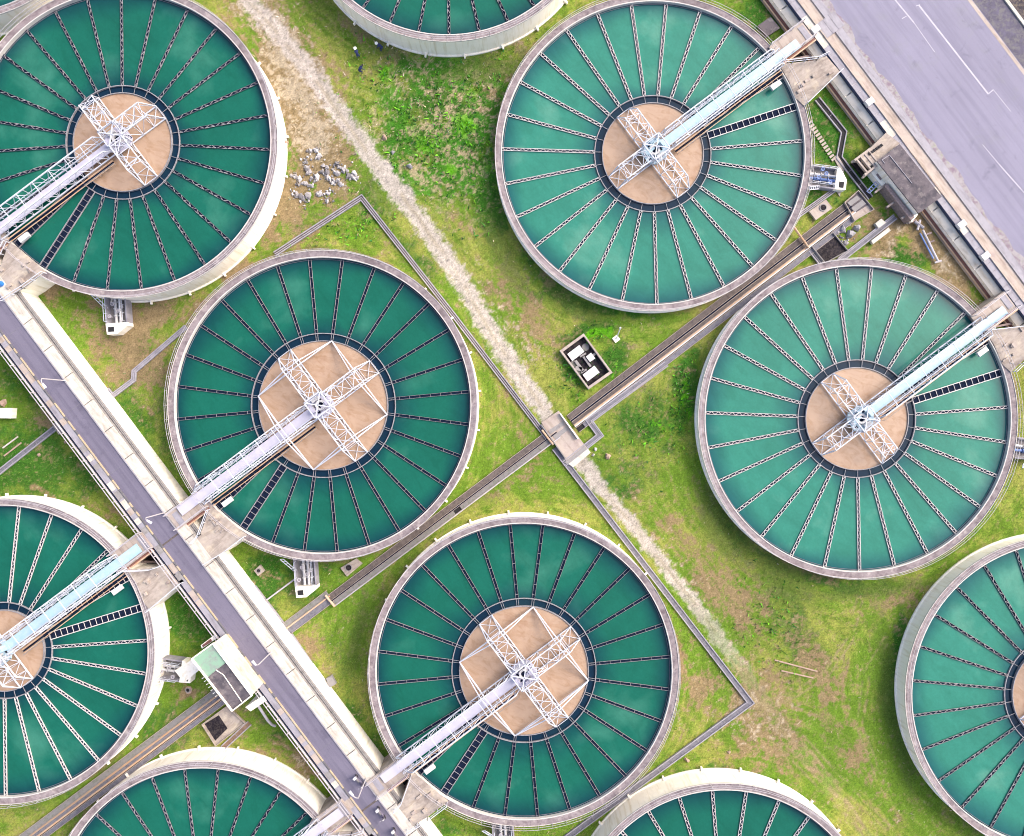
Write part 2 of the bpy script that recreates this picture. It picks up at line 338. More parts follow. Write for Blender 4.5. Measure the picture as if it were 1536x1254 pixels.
def clarifier(key):
    cx, cy, Rp, rp, zt, kind, cnt, ang, bang, wl = TANKS[key]
    k = (H - zt) / H / 12; RR = Rp * k; rs = rp * k; ctr = W(cx, cy, zt)
    t = thing('settling_tank', TLAB[key], 'settling tank', (ctr.x, ctr.y, 0), 'round settling tanks of the treatment plant')
    zw = zt - .42
    m = MB().ring(RR - .62, RR - .14, 0, zt - .16, 180); local('wall', m, M_wall, t)
    m = MB().ring(RR - .70, RR, zt - .155, zt, 180); local('rim_walkway', m, M_rim, t)
    local('outer_lip', MB().ring(RR, RR + .06, zt - .12, zt + .06, 180), M_lip, t)
    m = MB().ring(RR - .82, RR - .705, zt - .9, zt + .05, 180); local('inner_lip', m, M_lip, t)
    m = MB().ring(RR - 1.0, RR - .95, zw - .3, zw + .06, 180); local('weir', m, M_launderd, t)
    m = MB()
    n = int(2 * math.pi * RR / 1.7)
    for i in range(n):
        a = 2 * math.pi * i / n; b = 2 * math.pi * (i + 1) / n
        pa = Vector((RR * math.cos(a), RR * math.sin(a), zt)); pb = Vector((RR * math.cos(b), RR * math.sin(b), zt))
        m.beam(pa, pa + Vector((0, 0, .95)), .035)
        for h in (.5, .95): m.beam(pa + Vector((0, 0, h)), pb + Vector((0, 0, h)), .035)
    local('rim_handrail', m, M_rail, t)
    base = MB().ring(RR - .14, RR + .05, 0, .18, 120); local('wall_footing', base, M_wall, t)
    ro = rs + 11.5 * k
    rnd = random.Random(hash(key) % 100 if False else ord(key))
    ph = [rnd.uniform(0, 6.28) for _ in range(4)]
    def clear(r, a):
        wob = .25 * math.sin(3 * a + ph[0]) + .2 * math.sin(7 * a + ph[1]) + .12 * math.sin(17 * a + ph[2])
        e = max(0, 1 - (RR - .95 - r) / (2.3 + 2 * wob)) ; g = max(0, 1 - (r - ro) / (2.6 + wob * 3))
        return min(.92, .85 * e ** 1.2 + .8 * g ** 1.1)
    wm = M_watl if key in 'CEGI' and key != 'I' else M_wat
    disc_grid(ro, RR - .75, zw, 26, 168, clear, 'water', wm, t)
    disc_grid(rs, ro, zw - .06, 2, 120, lambda r, a: .3, 'annulus_water', M_gap, t)
    m = MB(); vs = [(0, 0, zw + .1)] + [(rs * math.cos(2 * math.pi * i / 120), rs * math.sin(2 * math.pi * i / 120), zw + .1) for i in range(120)]
    m.add(vs, [(0, i + 1, (i + 1) % 120 + 1) for i in range(120)]); local('sludge_water', m, M_sludge, t)
    m = MB().ring(rs - .04, rs + .05, zw - .3, zw + .24, 120); local('feed_well', m, M_launder, t)
    m = MB().ring(ro - .05, ro + .05, zw - .3, zw + .16, 120); local('collector_ring', m, M_launder, t)
    tie = None
    for i in range(cnt):
        m = MB()
        for dd in ((-.12, .12) if kind == 'dark' else (0,)):
            m.beam(Vector((rs, dd, zw + .1)), Vector((ro, dd, zw + .1)), .05)
        if tie is None: tie = local('well_tie', m, M_launder, t); o = tie
        else: o = tie.copy(); COL.objects.link(o); o.parent = t
        o.rotation_euler = (0, 0, R(ang + 360 / cnt * i))
    L = RR - .79 - ro
    lm = {'dark': M_launder, 'pale': M_launderw, 'twist': M_launderd if key != 'G' else M_launder}[kind]
    proto = {}
    for i in range(cnt):
        a = (ang + 360 / cnt * i) % 360
        rel = (bang - a + 540) % 360 - 180
        wide = 2 < (rel if bang == 37 else -rel) < 24
        if wide not in proto:
            me = launder_mesh(kind, L, wide).build('launder', [M_navy, lm if not wide else (M_launderw if kind == 'pale' else M_launder), M_launder], None)
            proto[wide] = me; o = me
        else:
            o = proto[wide].copy(); COL.objects.link(o)
        o.parent = t; ar = R(a); o.location = (ro * math.cos(ar), ro * math.sin(ar), zw + .08); o.rotation_euler = (0, 0, ar)
    # little drain spouts at the foot of the wall, those on the side the drone sees
    ca = math.atan2(-ctr.y, -ctr.x); pr = None
    if zt > 3:
        for i in range(24):
            a = i * 2 * math.pi / 24 + .1
            if abs((a - ca + math.pi) % (2 * math.pi) - math.pi) > 1.5: continue
            if pr is None:
                o = MB().box((.22, 0, 0), .55, .2, .3).build('drain_spout', M_wall); pr = o
            else:
                o = pr.copy(); COL.objects.link(o)
            o.parent = t; o.location = ((RR - .1) * math.cos(a), (RR - .1) * math.sin(a), .12); o.rotation_euler = (0, 0, a)
    return t, RR, rs, zt, ctr

def truss(mb, o, d, L, w, z0, z1, n, cut0=0, cut1=0, ch=.15, br=.075, top=True, bottom=True):
    "box truss from o along d: four chords, braced sides, crossed top; top chords shortened by cut0 / cut1"
    s = Vector((-d.y, d.x, 0)); o = Vector((o.x, o.y, 0))
    def P(x, y, z): return o + d * x + s * y + Vector((0, 0, z))
    def xt(i): return min(max(L * i / n, cut0), L - cut1)
    for y in (-w / 2, w / 2):
        mb.beam(P(0, y, z0), P(L, y, z0), ch); mb.beam(P(cut0, y, z1), P(L - cut1, y, z1), ch)
        if cut0: mb.beam(P(0, y, z0), P(cut0, y, z1), ch * .8)
        if cut1: mb.beam(P(L, y, z0), P(L - cut1, y, z1), ch * .8)
        for i in range(n):
            a, b = L * i / n, L * (i + 1) / n
            mb.beam(P(a, y, z0), P(xt(i), y, z1), br)
            if i % 2: mb.beam(P(a, y, z0), P(xt(i + 1), y, z1), br)
            else: mb.beam(P(b, y, z0), P(xt(i), y, z1), br)
    for i in range(n + 1):
        x = L * i / n
        if bottom: mb.beam(P(x, -w / 2, z0), P(x, w / 2, z0), br)
        if top and cut0 <= x <= L - cut1 + .01: mb.beam(P(x, -w / 2, z1), P(x, w / 2, z1), br)
    if top:
        for i in range(n):
            a, b = xt(i), xt(i + 1)
            if b - a > .3:
                mb.beam(P(a, -w / 2, z1), P(b, w / 2, z1), br); mb.beam(P(a, w / 2, z1), P(b, -w / 2, z1), br)
    if bottom:
        a, b = L * (n - 1) / n, L
        mb.beam(P(a, -w / 2, z0), P(b, w / 2, z0), br); mb.beam(P(a, w / 2, z0), P(b, -w / 2, z0), br)

def machinery(key, T):
    t, RR, rs, zt, ctr = T
    bang = TANKS[key][8]; d = BDIR[bang]; s = Vector((-d.y, d.x, 0)); kind = TANKS[key][5]
    blue = key in 'CDE'; names = dict(A='the rock pile tank', B='the tank by the roadway', C='the upper tank by the big road', D='the tank cut by the left edge',
        E='the tank at the right edge', F='the tank at bottom centre', G='the tank at the lower right edge', H='the tank cut by the top edge', I='the tank cut by the bottom edge below the drain corner',
        J='the tank at the bottom left', K='the tank in the top left corner')
    c0 = Vector((ctr.x, ctr.y, 0)); zb = zt + .35; ztp = zt + 2.05
    if key in 'ABCDEFJ':
        br = thing('footbridge', ('pale blue' if blue else 'white') + ' truss footbridge on ' + names[key], 'footbridge', (ctr.x, ctr.y, zb), 'truss footbridges over the tanks')
        wT = 2.1
        m = MB(); truss(m, c0 + d * 1.0, d, RR - 1.2, wT, zb, ztp, 14, 1.0, 1.3, .12, .05, top=False, bottom=True)
        P = lambda x, y, z: c0 + d * x + s * y + Vector((0, 0, z))
        for i in range(1, 7):
            x = 1.5 + i * (RR - 2.5) / 7; m.beam(P(x, -wT / 2, ztp), P(x, wT / 2, ztp), .07)
        m.build('truss', M_steel, br)
        m = MB(); Ld = RR + 2.6
        m.beam(P(1.3, 0, zb + .12), P(Ld, 0, zb + .12), 1.18, .08)
        m.build('deck', M_blue if blue else M_deckw, br)
        m = MB()
        for y in (-.68, .68): handrail(m, [P(1.6, y, zb + .16), P(RR - .2, y, zb + .16)], .95, 1.7, .05)
        m.build('handrail', M_steel, br)
        sd = 1 if bang == 217 else -1      # the pipe side looks down the channel
        for q, (yy, mm, rr) in enumerate(((1.32, M_cream, .07), (1.55, M_navy, .09), (1.78, M_cream, .05))):
            MB().tube([P(2.2, yy * sd, zb - .2), P(RR - .9, yy * sd, zb - .2)], rr, 8).build('service_pipe', mm, br)
        m = MB().box(P(RR - 2.6, 1.55 * sd + (.9 * sd), zt + .12), 1.35, .6, .35, math.atan2(d.y, d.x)); m.build('control_box', M_pipew, br)
    if key == 'K' or key == 'I' or key == 'H': return
    # rake drive: platform in the middle with three (four) trussed arms
    rk = thing('rake_drive', ('pale blue' if blue else 'white') + ' crossed rake drive arms on ' + names[key], 'rake drive', (ctr.x, ctr.y, zt), 'rake drives at the tank centres')
    n = 4 if rs > 7 else 3
    arms = [s, -s, -d] if key != 'G' else [s, -s, -d, d]
    z0, z1 = zt - .1, zt + (1.75 if key != 'A' else 2.3)
    for a in arms:
        m = MB(); truss(m, c0 + a * 1.0, a, rs - 1.05, 1.85, z0, z1, n, 0, 1.6 if rs > 7 else 1.1, .12, .055)
        m.build('arm', M_steel, rk)
    pm = M_blue if blue else M_deckw
    m = MB(); q = Matrix.Rotation(math.atan2(d.y, d.x), 3, 'Z')
    m.prism([(c0 + q @ Vector((x, y, 0)))[:2] for x, y in ((-1.45, -.8), (-.8, -1.45), (.8, -1.45), (1.45, -.8), (1.45, .8), (.8, 1.45), (-.8, 1.45), (-1.45, .8))], zt + .45, zt + .6)
    m.build('platform', pm, rk)
    m = MB(); c1 = lambda x, y, z: c0 + q @ Vector((x, y, 0)) + Vector((0, 0, z))
    m.ring(.38, .62, zt + .6, zt + .95, 20, c=c0[:2], m=0)
    m.box(c1(-.9, .2, zt + .6), .7, .5, .5, math.atan2(d.y, d.x), 1)
    m.box(c1(.15, -.95, zt + .6), .9, .45, .45, math.atan2(d.y, d.x), 0)
    m.box(c1(.2, 1.0, zt + .6), .5, .4, .6, math.atan2(d.y, d.x), 1)
    m.ring(.0, .34, zt + .6, zt + .68, 16, c=c0[:2], m=2)
    m.tube([c1(-.6, .2, zt + .85), c1(.1, .25, zt + .85)], .16, 10, 1)
    m.build('drive_motor', [M_pipew, pm, M_navy], rk)
    az = math.atan2(d.y, d.x)
    rq = random.Random(ord(key))
    for x_, y_, a_, b_ in ((.75, .55, .34, .22), (.8, -.35, .22, .4), (-.25, .75, .3, .16), (-.35, -.6, .2, .2), (-1.0, -.55, .3, .34), (.35, -.45, .14, .3), (.45, .1, .16, .16)):
        MB().box(c1(x_ + rq.uniform(-.08, .08), y_ + rq.uniform(-.08, .08), zt + .601), a_, b_, .03, az).build('floor_hatch', M_navy if rq.random() < .7 else M_conc, rk)
    MB().box(c1(1.0, 0, zt + .6), .35, .7, .9, az).build('gearbox', pm, rk)
    m = MB(); ed = [(1.4, -.8), (.8, -1.4), (-.8, -1.4), (-1.4, -.8), (-1.4, .8), (-.8, 1.4), (.8, 1.4), (1.4, .8)]
    handrail(m, [c1(x_, y_, zt + .6) for x_, y_ in ed], .9, 1.2, .05); m.build('handrail', M_steel, rk)
    m = MB(); handrail(m, [c0 + d * 2.2 + s * (1.95 * (1 if bang == 217 else -1)) + Vector((0, 0, zt + .1)), c0 + d * (rs + .6) + s * (1.95 * (1 if bang == 217 else -1)) + Vector((0, 0, zt + .1))], .5, .7, .04, mid=False); m.build('scum_pipe_guard', M_conc, rk)
    m = MB()
    for sx in (-1, 1):
        for sy in (-1, 1):
            m.beam(c1(1.15 * sx, 1.15 * sy, zt + .6), c1(1.15 * sx, 1.15 * sy, ztp), .1)
    for p in (((-1.15, -1.15), (1.15, 1.15)), ((-1.15, 1.15), (1.15, -1.15)), ((-1.15, -1.15), (1.15, -1.15)), ((-1.15, 1.15), (1.15, 1.15)), ((-1.15, -1.15), (-1.15, 1.15)), ((1.15, -1.15), (1.15, 1.15))):
        m.beam(c1(*p[0], ztp), c1(*p[1], ztp), .11)
    # stays spreading from the head frame down to the arms
    for a in arms:
        b = Vector((-a.y, a.x, 0))
        for y in (-.9, .9): m.beam(c0 + a * 1.15 + b * y * .3 + Vector((0, 0, ztp)), c0 + a * 2.6 + b * y + Vector((0, 0, z1)), .07)
    m.build('head_frame', M_steel, rk)
    if key in 'BF':
        m = MB(); cr = []
        for j in range(4):
            aa = math.atan2(d.y, d.x) + math.pi / 4 + j * math.pi / 2; cr.append(Vector((math.cos(aa), math.sin(aa), 0)))
        for j in range(4):
            A_, B_ = cr[j] * (rs + .05), cr[(j + 1) % 4] * (rs + .05); mid = (A_ + B_) / 2; nrm = mid.normalized()
            e = (B_ - A_).normalized()
            for off in (.22, -.22):
                p1 = mid - e * 1.2 + nrm * off; p2 = mid + e * 1.2 + nrm * off; zz = zt + 1.0 + abs(off)
                m.beam(c0 + A_ + Vector((0, 0, zt)), c0 + p1 + Vector((0, 0, zz)), .11)
                m.beam(c0 + p1 + Vector((0, 0, zz)), c0 + p2 + Vector((0, 0, zz)), .11)
                m.beam(c0 + p2 + Vector((0, 0, zz)), c0 + B_ + Vector((0, 0, zt)), .11)
            p1 = mid - e * 1.2; p2 = mid + e * 1.2
            m.beam(c0 + A_ + Vector((0, 0, zt - .1)), c0 + p1 + Vector((0, 0, zt + .1)), .08); m.beam(c0 + p2 + Vector((0, 0, zt + .1)), c0 + B_ + Vector((0, 0, zt - .1)), .08)
        m.build('square_brace', M_steel, rk)
TK = {}
for key in TANKS:
    TK[key] = clarifier(key); machinery(key, TK[key])

# ------------------------------------------------------------------ long raised roadway on the left
def strip(mb, t0, t1, s0, s1, ztop, zbot, m=0):
    return mb.prism([ST(s0, t0, ztop)[:2], ST(s1, t0, ztop)[:2], ST(s1, t1, ztop)[:2], ST(s0, t1, ztop)[:2]], zbot, ztop, m)
ZR = 3.6
S0, S1 = 150, 1720
ch = thing('raised_channel', 'long raised concrete channel carrying the narrow roadway between the left tanks', 'channel', ST(960, -270, 0))
m = strip(MB(), -314, -246, S0, S1, ZR - .16, 0); m.build('channel_body', M_conc, ch)
m = MB()
s = S0 + 9
while s < S1:
    strip(MB(), -264.5, -248.5, s, s + 49.2, ZR + .02, ZR - .16).build('cover_slab', M_white, ch); s += 50.5
m = strip(MB(), -266.2, -264.6, S0, S1, ZR + .12, ZR - .16); m.build('kerb', M_lav, ch)
m = strip(MB(), -246, -238.6, S0, S1, ZR - .5, 0); m.build('pipe_ledge', M_conc, ch)
lx = MB()
for t_ in (-242.4, -240.2): MB().tube([ST(S0, t_, ZR - .38), ST(S1, t_, ZR - .38)], .06, 6).build('ledge_pipe', M_conc, ch)
m = strip(MB(), -238.5, -237.6, S0, S1, ZR - .62, 0); m.build('cream_side_wall', M_wall, ch)
m = strip(MB(), -308.5, -299.2, S0, S1, ZR + .0, ZR - .16); m.build('walkway', M_lav, ch)
m = MB(); s = S0; i = 0
rnd = random.Random(5)
while s < S1:
    if rnd.random() < .55: strip(MB(), -308.2, -299.6, s, s + rnd.uniform(7, 16), ZR + .03, ZR).build('patch_cover', rnd.choice((M_pinkc, M_pinkc, M_conc, M_white)), ch)
    s += 17
m = MB(); s = S0; i = 0
while s < S1: strip(m, -298.6, -296.5, s, s + 8.5, ZR + .10, ZR - .16, 1 if rnd.random() < .35 else 0); s += 8.5; i += 1
m.build('striped_kerb', [M_yel, M_blk], ch)
m = MB(); a, b = ST(S0, -310, ZR - .2), ST(S1, -310, ZR - .2)
handrail(m, [a, b], 1.1, 2.0, .07)
m.build('handrail', M_rail, ch)
m = MB(); m.tube([ST(S0, -312.6, ZR - .05), ST(S1, -312.6, ZR - .05)], .09, 6); m.tube([ST(S0, -309.3, ZR - .02), ST(S1, -309.3, ZR - .02)], .07, 6, 1)
m.build('side_pipe', [M_rail, M_navy], ch)
rd = strip(MB(), -296.2, -266.3, S0, S1, ZR + .0, ZR - .15).build('roadway_asphalt', M_asph); rd.name = 'narrow_road'; rd['kind'] = 'structure'
m = MB()
for s in (410, 556, 668, 760, 905, 985, 1085, 1188, 1330):
    strip(MB(), -296.0, -266.5, s, s + .6, ZR + .006, ZR + .001).build('road_joint', M_grey, kind='structure')
for s in (799.5, 1298): strip(MB(), -296.5, -264, s, s + 2.6, ZR + .03, ZR).build('road_joint', M_brown, kind='structure')

# landings and fan shaped weir boxes
LBP = [(316, 760), (330, 770), (350, 787), (369, 803), (340, 825), (309, 844), (290, 814), (301, 802)]
DP = [(189, 855), (228, 853), (246, 847), (275, 872), (225, 914), (215, 902), (203, 873)]
RP = [(1170, 97), (1224, 91), (1238, 84), (1259, 108), (1207, 158), (1194, 146), (1184, 121)]
def shift(p, dx, dy): return [(x + dx, y + dy) for x, y in p]
def weir_box(poly, z, lab, rails):
    c = W(sum(p[0] for p in poly) / len(poly), sum(p[1] for p in poly) / len(poly), 0)
    t = thing('weir_box', lab, 'weir box', (c.x, c.y, 0), 'fan shaped outlet boxes between tanks and channels')
    MB().pprism(poly, 0, z - .12).build('box_body', M_wall, t)
    cx = sum(p[0] for p in poly) / len(poly); cy = sum(p[1] for p in poly) / len(poly)
    big = [(cx + (x - cx) * 1.03, cy + (y - cy) * 1.03) for x, y in poly]
    MB().pprism(big, z - .118, z).build('top_slab', M_plat, t)
    for r_ in rails:
        m = MB(); handrail(m, [W(x, y, z) for x, y in r_], 1.0, 1.3, .07); m.build('handrail', M_steel, t)
    m = MB()
    for _ in range(7):
        a = random.random() * .6 + .1; p = poly[random.randrange(len(poly))]
        x, y = cx + (p[0] - cx) * a * 1.2, cy + (p[1] - cy) * a * 1.2
        MB().box(W(x, y, z), random.uniform(.25, .7), random.uniform(.15, .4), random.uniform(.1, .3), random.choice((.64, 2.21, .5))).build('hatch', M_pinkc, t)
    return t
BR = [[(315, 764), (301, 802), (290, 814)], [(369, 804), (340, 826), (309, 845)]]
DR = [[(190, 855), (228, 853), (246, 847)], [(275, 873), (225, 915)]]
RR_ = [[(1170, 97), (1224, 91), (1238, 84)], [(1259, 109), (1207, 159)]]
weir_box(LBP, ZR, 'fan shaped stained concrete box between the braced tank and the roadway crossing', BR)
weir_box(shift(LBP, 302, 399), ZR, 'plain grey fan shaped concrete box between bottom centre tank and roadway', [shift(r, 302, 399) for r in BR])
weir_box(shift(LBP, -302, -396), ZR, 'fan shaped concrete box at the left edge below the upper left tank', [shift([(372, 806), (340, 829), (309, 848)], -302, -396), shift([(316, 760), (290, 814)], -302, -396)])
weir_box(DP, ZR, 'fan shaped stained concrete box left of the roadway by the left edge tank', DR)
weir_box(shift(DP, 300, 395), ZR, 'fan shaped concrete box at the bottom edge left of the roadway', [shift(r, 300, 395) for r in DR])
weir_box(RP, 1.9, 'fan shaped mottled concrete box at the top right beside the big road', RR_)
weir_box(shift(RP, 309.5, 399), 1.9, 'fan shaped concrete box at the right edge beside the lower bridge landing', [shift(r, 309.5, 399) for r in RR_])

def landing(s0, s1, t0, t1, z, lab, near, side=1, pipem=None):
    c = ST((s0 + s1) / 2, (t0 + t1) / 2, 0)
    t = thing('bridge_landing', lab, 'landing', (c.x, c.y, 0), 'concrete landings at the bridge ends')
    strip(MB(), t0, t1, s0, s1, z - .14, 0).build('abutment', M_plat, t)
    strip(MB(), t0, t1, s0 + .2, s1 - .2, z, z - .138).build('landing_slab', M_pinkc, t)
    a, b = (near, near + 9 * side); strip(MB(), min(a, b), max(a, b), s0 + 4, s1 - 4, z + .05, z).build('blue_grey_plate', M_lav, t)
    for s in (s0 + .8, s1 - 1.2):
        m = MB(); handrail(m, [ST(s, t0, z), ST(s, t1, z)], 1.0, 1.6, .07); m.build('handrail', M_rail, t)
    for q, mm in enumerate((M_rust, M_cream)):
        MB().tube([ST(s1 + 1.6 + q * 2.4, t0, z - .25), ST(s1 + 1.6 + q * 2.4, t1, z - .25)], .1, 8).build('pipe', mm, t)
landing(768, 796, -263, -206, ZR + .12, 'concrete bridge landing right of the roadway at the braced tank', -257)
landing(1268, 1296, -263, -206, ZR + .12, 'concrete bridge landing right of the roadway at the bottom of the photo', -257)
landing(765, 795, -366, -309, ZR + .12, 'concrete bridge landing left of the roadway by the tank cut by the left edge', -312, -1)
landing(1265, 1295, -366, -309, ZR + .12, 'concrete bridge landing left of the roadway at the bottom edge', -312, -1)
landing(268, 297, -263, -206, ZR + .12, 'concrete bridge landing at the left edge of the upper left tank', -257)
landing(748, 778, 880, 943, 2.0, 'concrete bridge landing at the top right next to the big road', 932)
landing(1253, 1283, 880, 943, 2.0, 'concrete bridge landing at the right edge below the long covers', 932)

# ------------------------------------------------------------------ right hand channel and the big road
rc = thing('low_channel', 'long low concrete channel with cream panels and pipes beside the big road', 'channel', ST(960, 935, 0))
ZC = 1.6; A0, A1 = 380, 1500
strip(MB(), 941.2, 957, A0, A1, ZC - .1, 0).build('channel_body', M_wall, rc)
m = MB(); s = A0
while s < A1 - 14: strip(MB(), 944.6, 956.4, s, s + 13.6, ZC + .0, ZC - .098).build('deck_cover', M_lav if random.random() < .75 else M_white, rc); s += 14
strip(MB(), 956.6, 958.2, A0, A1, ZC + .12, ZC - .3).build('kerb', M_pinkc, rc)
strip(MB(), 941.0, 944.4, A0, A1, ZC + .0, ZC - .098).build('cable_tray', M_navy, rc)
m = MB(); s = A0 + 12; z2 = 1.45
while s < A1:
    # tilted cream cover panels leaning on the channel wall
    t0, t1 = 926.5, 940.6
    a = [ST(s, 926.5, 1.05), ST(s + 52, 926.5, 1.05), ST(s + 52, 940.4, z2), ST(s, 940.4, z2)]
    lo = [p - Vector((0, 0, .1)) for p in a]
    MB().add(a + lo, [(0, 1, 2, 3), (7, 6, 5, 4), (0, 4, 5, 1), (1, 5, 6, 2), (2, 6, 7, 3), (3, 7, 4, 0)]).build('cream_panel', M_white, rc); s += 54
strip(MB(), 914.5, 926, A0, A1, .28, 0).build('footing', M_pinkc, rc)
strip(MB(), 926.6, 941, A0, A1, 1.0, 0).build('panel_wall', M_wall, rc)
for t_, mm, rr, zz in ((919.3, M_rust, .08, .42), (921.0, M_rust, .06, .40), (924.0, M_rail, .1, .5), (916.2, M_cream, .08, .4)):
    MB().tube([ST(A0, t_, zz), ST(A1, t_, zz)], rr, 8).build('pipe', mm, rc)
m = MB()
for s in (770, 905, 1134, 1193): MB().box(ST(s, 949, ZC), 1.0, .75, .5, .64).build('junction_box', M_pipew, rc)
o = strip(MB(), 958.2, 974, 300, 1600, .9, 0).build('concrete_gutter', M_pinkc); o['kind'] = 'structure'
o = strip(MB(), 974.0, 985.5, 300, 1600, 1.02, 0).build('concrete_kerb', M_lav); o['kind'] = 'structure'
# ragged grimy margin between kerb and asphalt
m = MB(); vs = []; n = 180
for i in range(n + 1):
    s = 300 + 1300 * i / n; tr = 992.5 + 2.6 * math.sin(i * .31) + 2.0 * math.sin(i * .83 + 1) + random.uniform(-1.3, 1.3)
    vs += [ST(s, 985.6, .955), ST(s, tr, .955)]
m.add(vs, [(2 * i, 2 * i + 1, 2 * i + 3, 2 * i + 2) for i in range(n)])
o = m.build('road_margin', M_grime); o['kind'] = 'structure'
o = strip(MB(), 985.5, 1167, 100, 1900, .95, 0).build('main_road', M_asph2); o['kind'] = 'structure'
o = strip(MB(), 1161, 1166.2, 100, 1900, .954, .95).build('road_edge_line', M_pinkc); o['kind'] = 'structure'
o = strip(MB(), 1167, 1206, 100, 1900, .90, 0).build('verge', M_verge); o['kind'] = 'structure'
o = strip(MB(), 1206, 1210.5, 100, 1900, 1.05, 0).build('far_kerb', M_white); o['kind'] = 'structure'
o = strip(MB(), 1210.5, 1500, 100, 1900, .7, 0).build('far_verge', M_verge2); o['kind'] = 'structure'
m = MB()
def line(a, b, w_):
    A_ = W(*a, .958); B_ = W(*b, .958); dd = (B_ - A_).normalized(); n_ = Vector((-dd.y, dd.x, 0)) * w_ / 2
    m.add([A_ - n_, B_ - n_, B_ + n_, A_ + n_], [(0, 1, 2, 3)])
line((1378.5, 8), (1482.4, 141), .19); line((1482.4, 141), (1490, 134.5), .12); line((1490, 134.5), (1516, 167), .07)
line((1338, -6), (1371, 34), .17); line((1371, 34), (1402, 78), .08); line((1353, 28), (1360, 24), .1); line((1374, 9), (1380, 7), .1)
line((1474, 217), (1500, 248), .08); line((1500, 248), (1531, 283), .14); line((1531, 283), (1560, 318), .1)
o = m.build('road_marking', M_paint); o['kind'] = 'structure'
# ramp linking the landing with the road
m = MB()
for q in range(3): strip(m, 958.4 + q * 11, 969 + q * 11, 764, 790, 1.12, .9)
tag(m.build('drive_ramp', M_lav), 'grey lavender concrete ramp from the top right landing to the big road', 'ramp')

# ------------------------------------------------------------------ pipe corridor, drains
def band(mb, s0, s1, t0, t1, z, zb=0, m=0, slope=0.0):
    f = lambda s, t: ST(s - slope * (t - 300), t, z)[:2]
    return mb.prism([f(s0, t0), f(s1, t0), f(s1, t1), f(s0, t1)], zb, z, m)
def corridor(lab, bands, pipes, t0, t1, slope=0):
    c = ST((bands[0][0] + bands[-1][1]) / 2, (t0 + t1) / 2)
    t = thing('pipe_trench', lab, 'pipe trench', (c.x, c.y, 0), 'pipe trenches crossing the lawn')
    a, b = bands[0][0], bands[-1][1]
    band(MB(), a - .4, b + .4, t0, t1, .05, 0, 0, slope).build('trench_floor', M_black, t)
    for s0, s1, mm, z in bands:
        tt = t0
        while tt < t1 - .5:
            L_ = min(random.choice((12, 15, 24, 30)), t1 - tt)
            if random.random() > .012: band(MB(), s0 + .5, s1 - .5, tt, tt + L_ - .25, z + random.uniform(-.015, .015), .05, 0, slope).build('cover_plate', mm, t)
            tt += L_
        for e0, e1 in ((s0 - .25, s0 + .35), (s1 - .35, s1 + .25)): band(MB(), e0, e1, t0, t1, z + .08, 0, 0, slope).build('trench_wall', M_pinkc, t)
    for s_, mm, r_ in pipes:
        f = lambda tt: ST(s_ - slope * (tt - 300), tt, .32)
        MB().tube([f(t0), f(t1)], r_, 8).build('pipe', mm, t)
    return t
corridor('wide pipe trench running up from the dirt track between the two right hand tanks',
         [(1009, 1018, M_brown, .2), (1021, 1026.2, M_brown, .18), (1032, 1040, M_grey, .2)], [(1027.6, M_cream, .1), (1029.6, M_pipew, .09), (1019.5, M_navy, .07)], 306, 836, .010)
corridor('pipe trench from the dirt track down left to the cream crossing pipe',
         [(1009.5, 1018.5, M_brown, .2), (1020.6, 1027.6, M_greycov, .2)], [(1028.6, M_rail, .07), (1019.6, M_navy, .07)], -144, 279)
corridor('short stretch of pipe trench between cream crossing pipe and roadway',
         [(1002.5, 1011, M_greycov, .22), (1013, 1022.5, M_grey, .2)], [(1012, M_cream, .09)], -228, -141)
corridor('wide pipe trench with orange pipes at the lower left running off the photo',
         [(1020, 1029, M_greycov, .24), (1031.3, 1036.0, M_grey, .2), (1040, 1047, M_grey, .22)], [(1030.2, M_orange, .1), (1037.4, M_cream, .11)], -960, -357)
o = MB().tube([W(488, 893, .5), W(502, 910, .5)], .14, 8).build('crossing_pipe', M_cream); tag(o, 'short cream pipe laid across the trench left of bottom centre tank', 'pipe')
o = MB().tube([W(1189, 338, .6), W(1213, 372, .6)], .14, 8).build('crossing_pipe', M_orange); tag(o, 'thin yellow pipe crossing the trench between the two right hand tanks', 'pipe')
o = MB().tube([W(813, 645, .5), W(830, 667, .5)], .14, 8).build('crossing_pipe', M_cream); tag(o, 'yellowish pipe crossing the trench beside the dirt track', 'pipe')
o = MB().tube([W(400, 900, .5), W(443, 868, .5)], .1, 8).build('crossing_pipe', M_rail); tag(o, 'thin white pipe from the roadway foot to the valve pit below the braced tank', 'pipe')

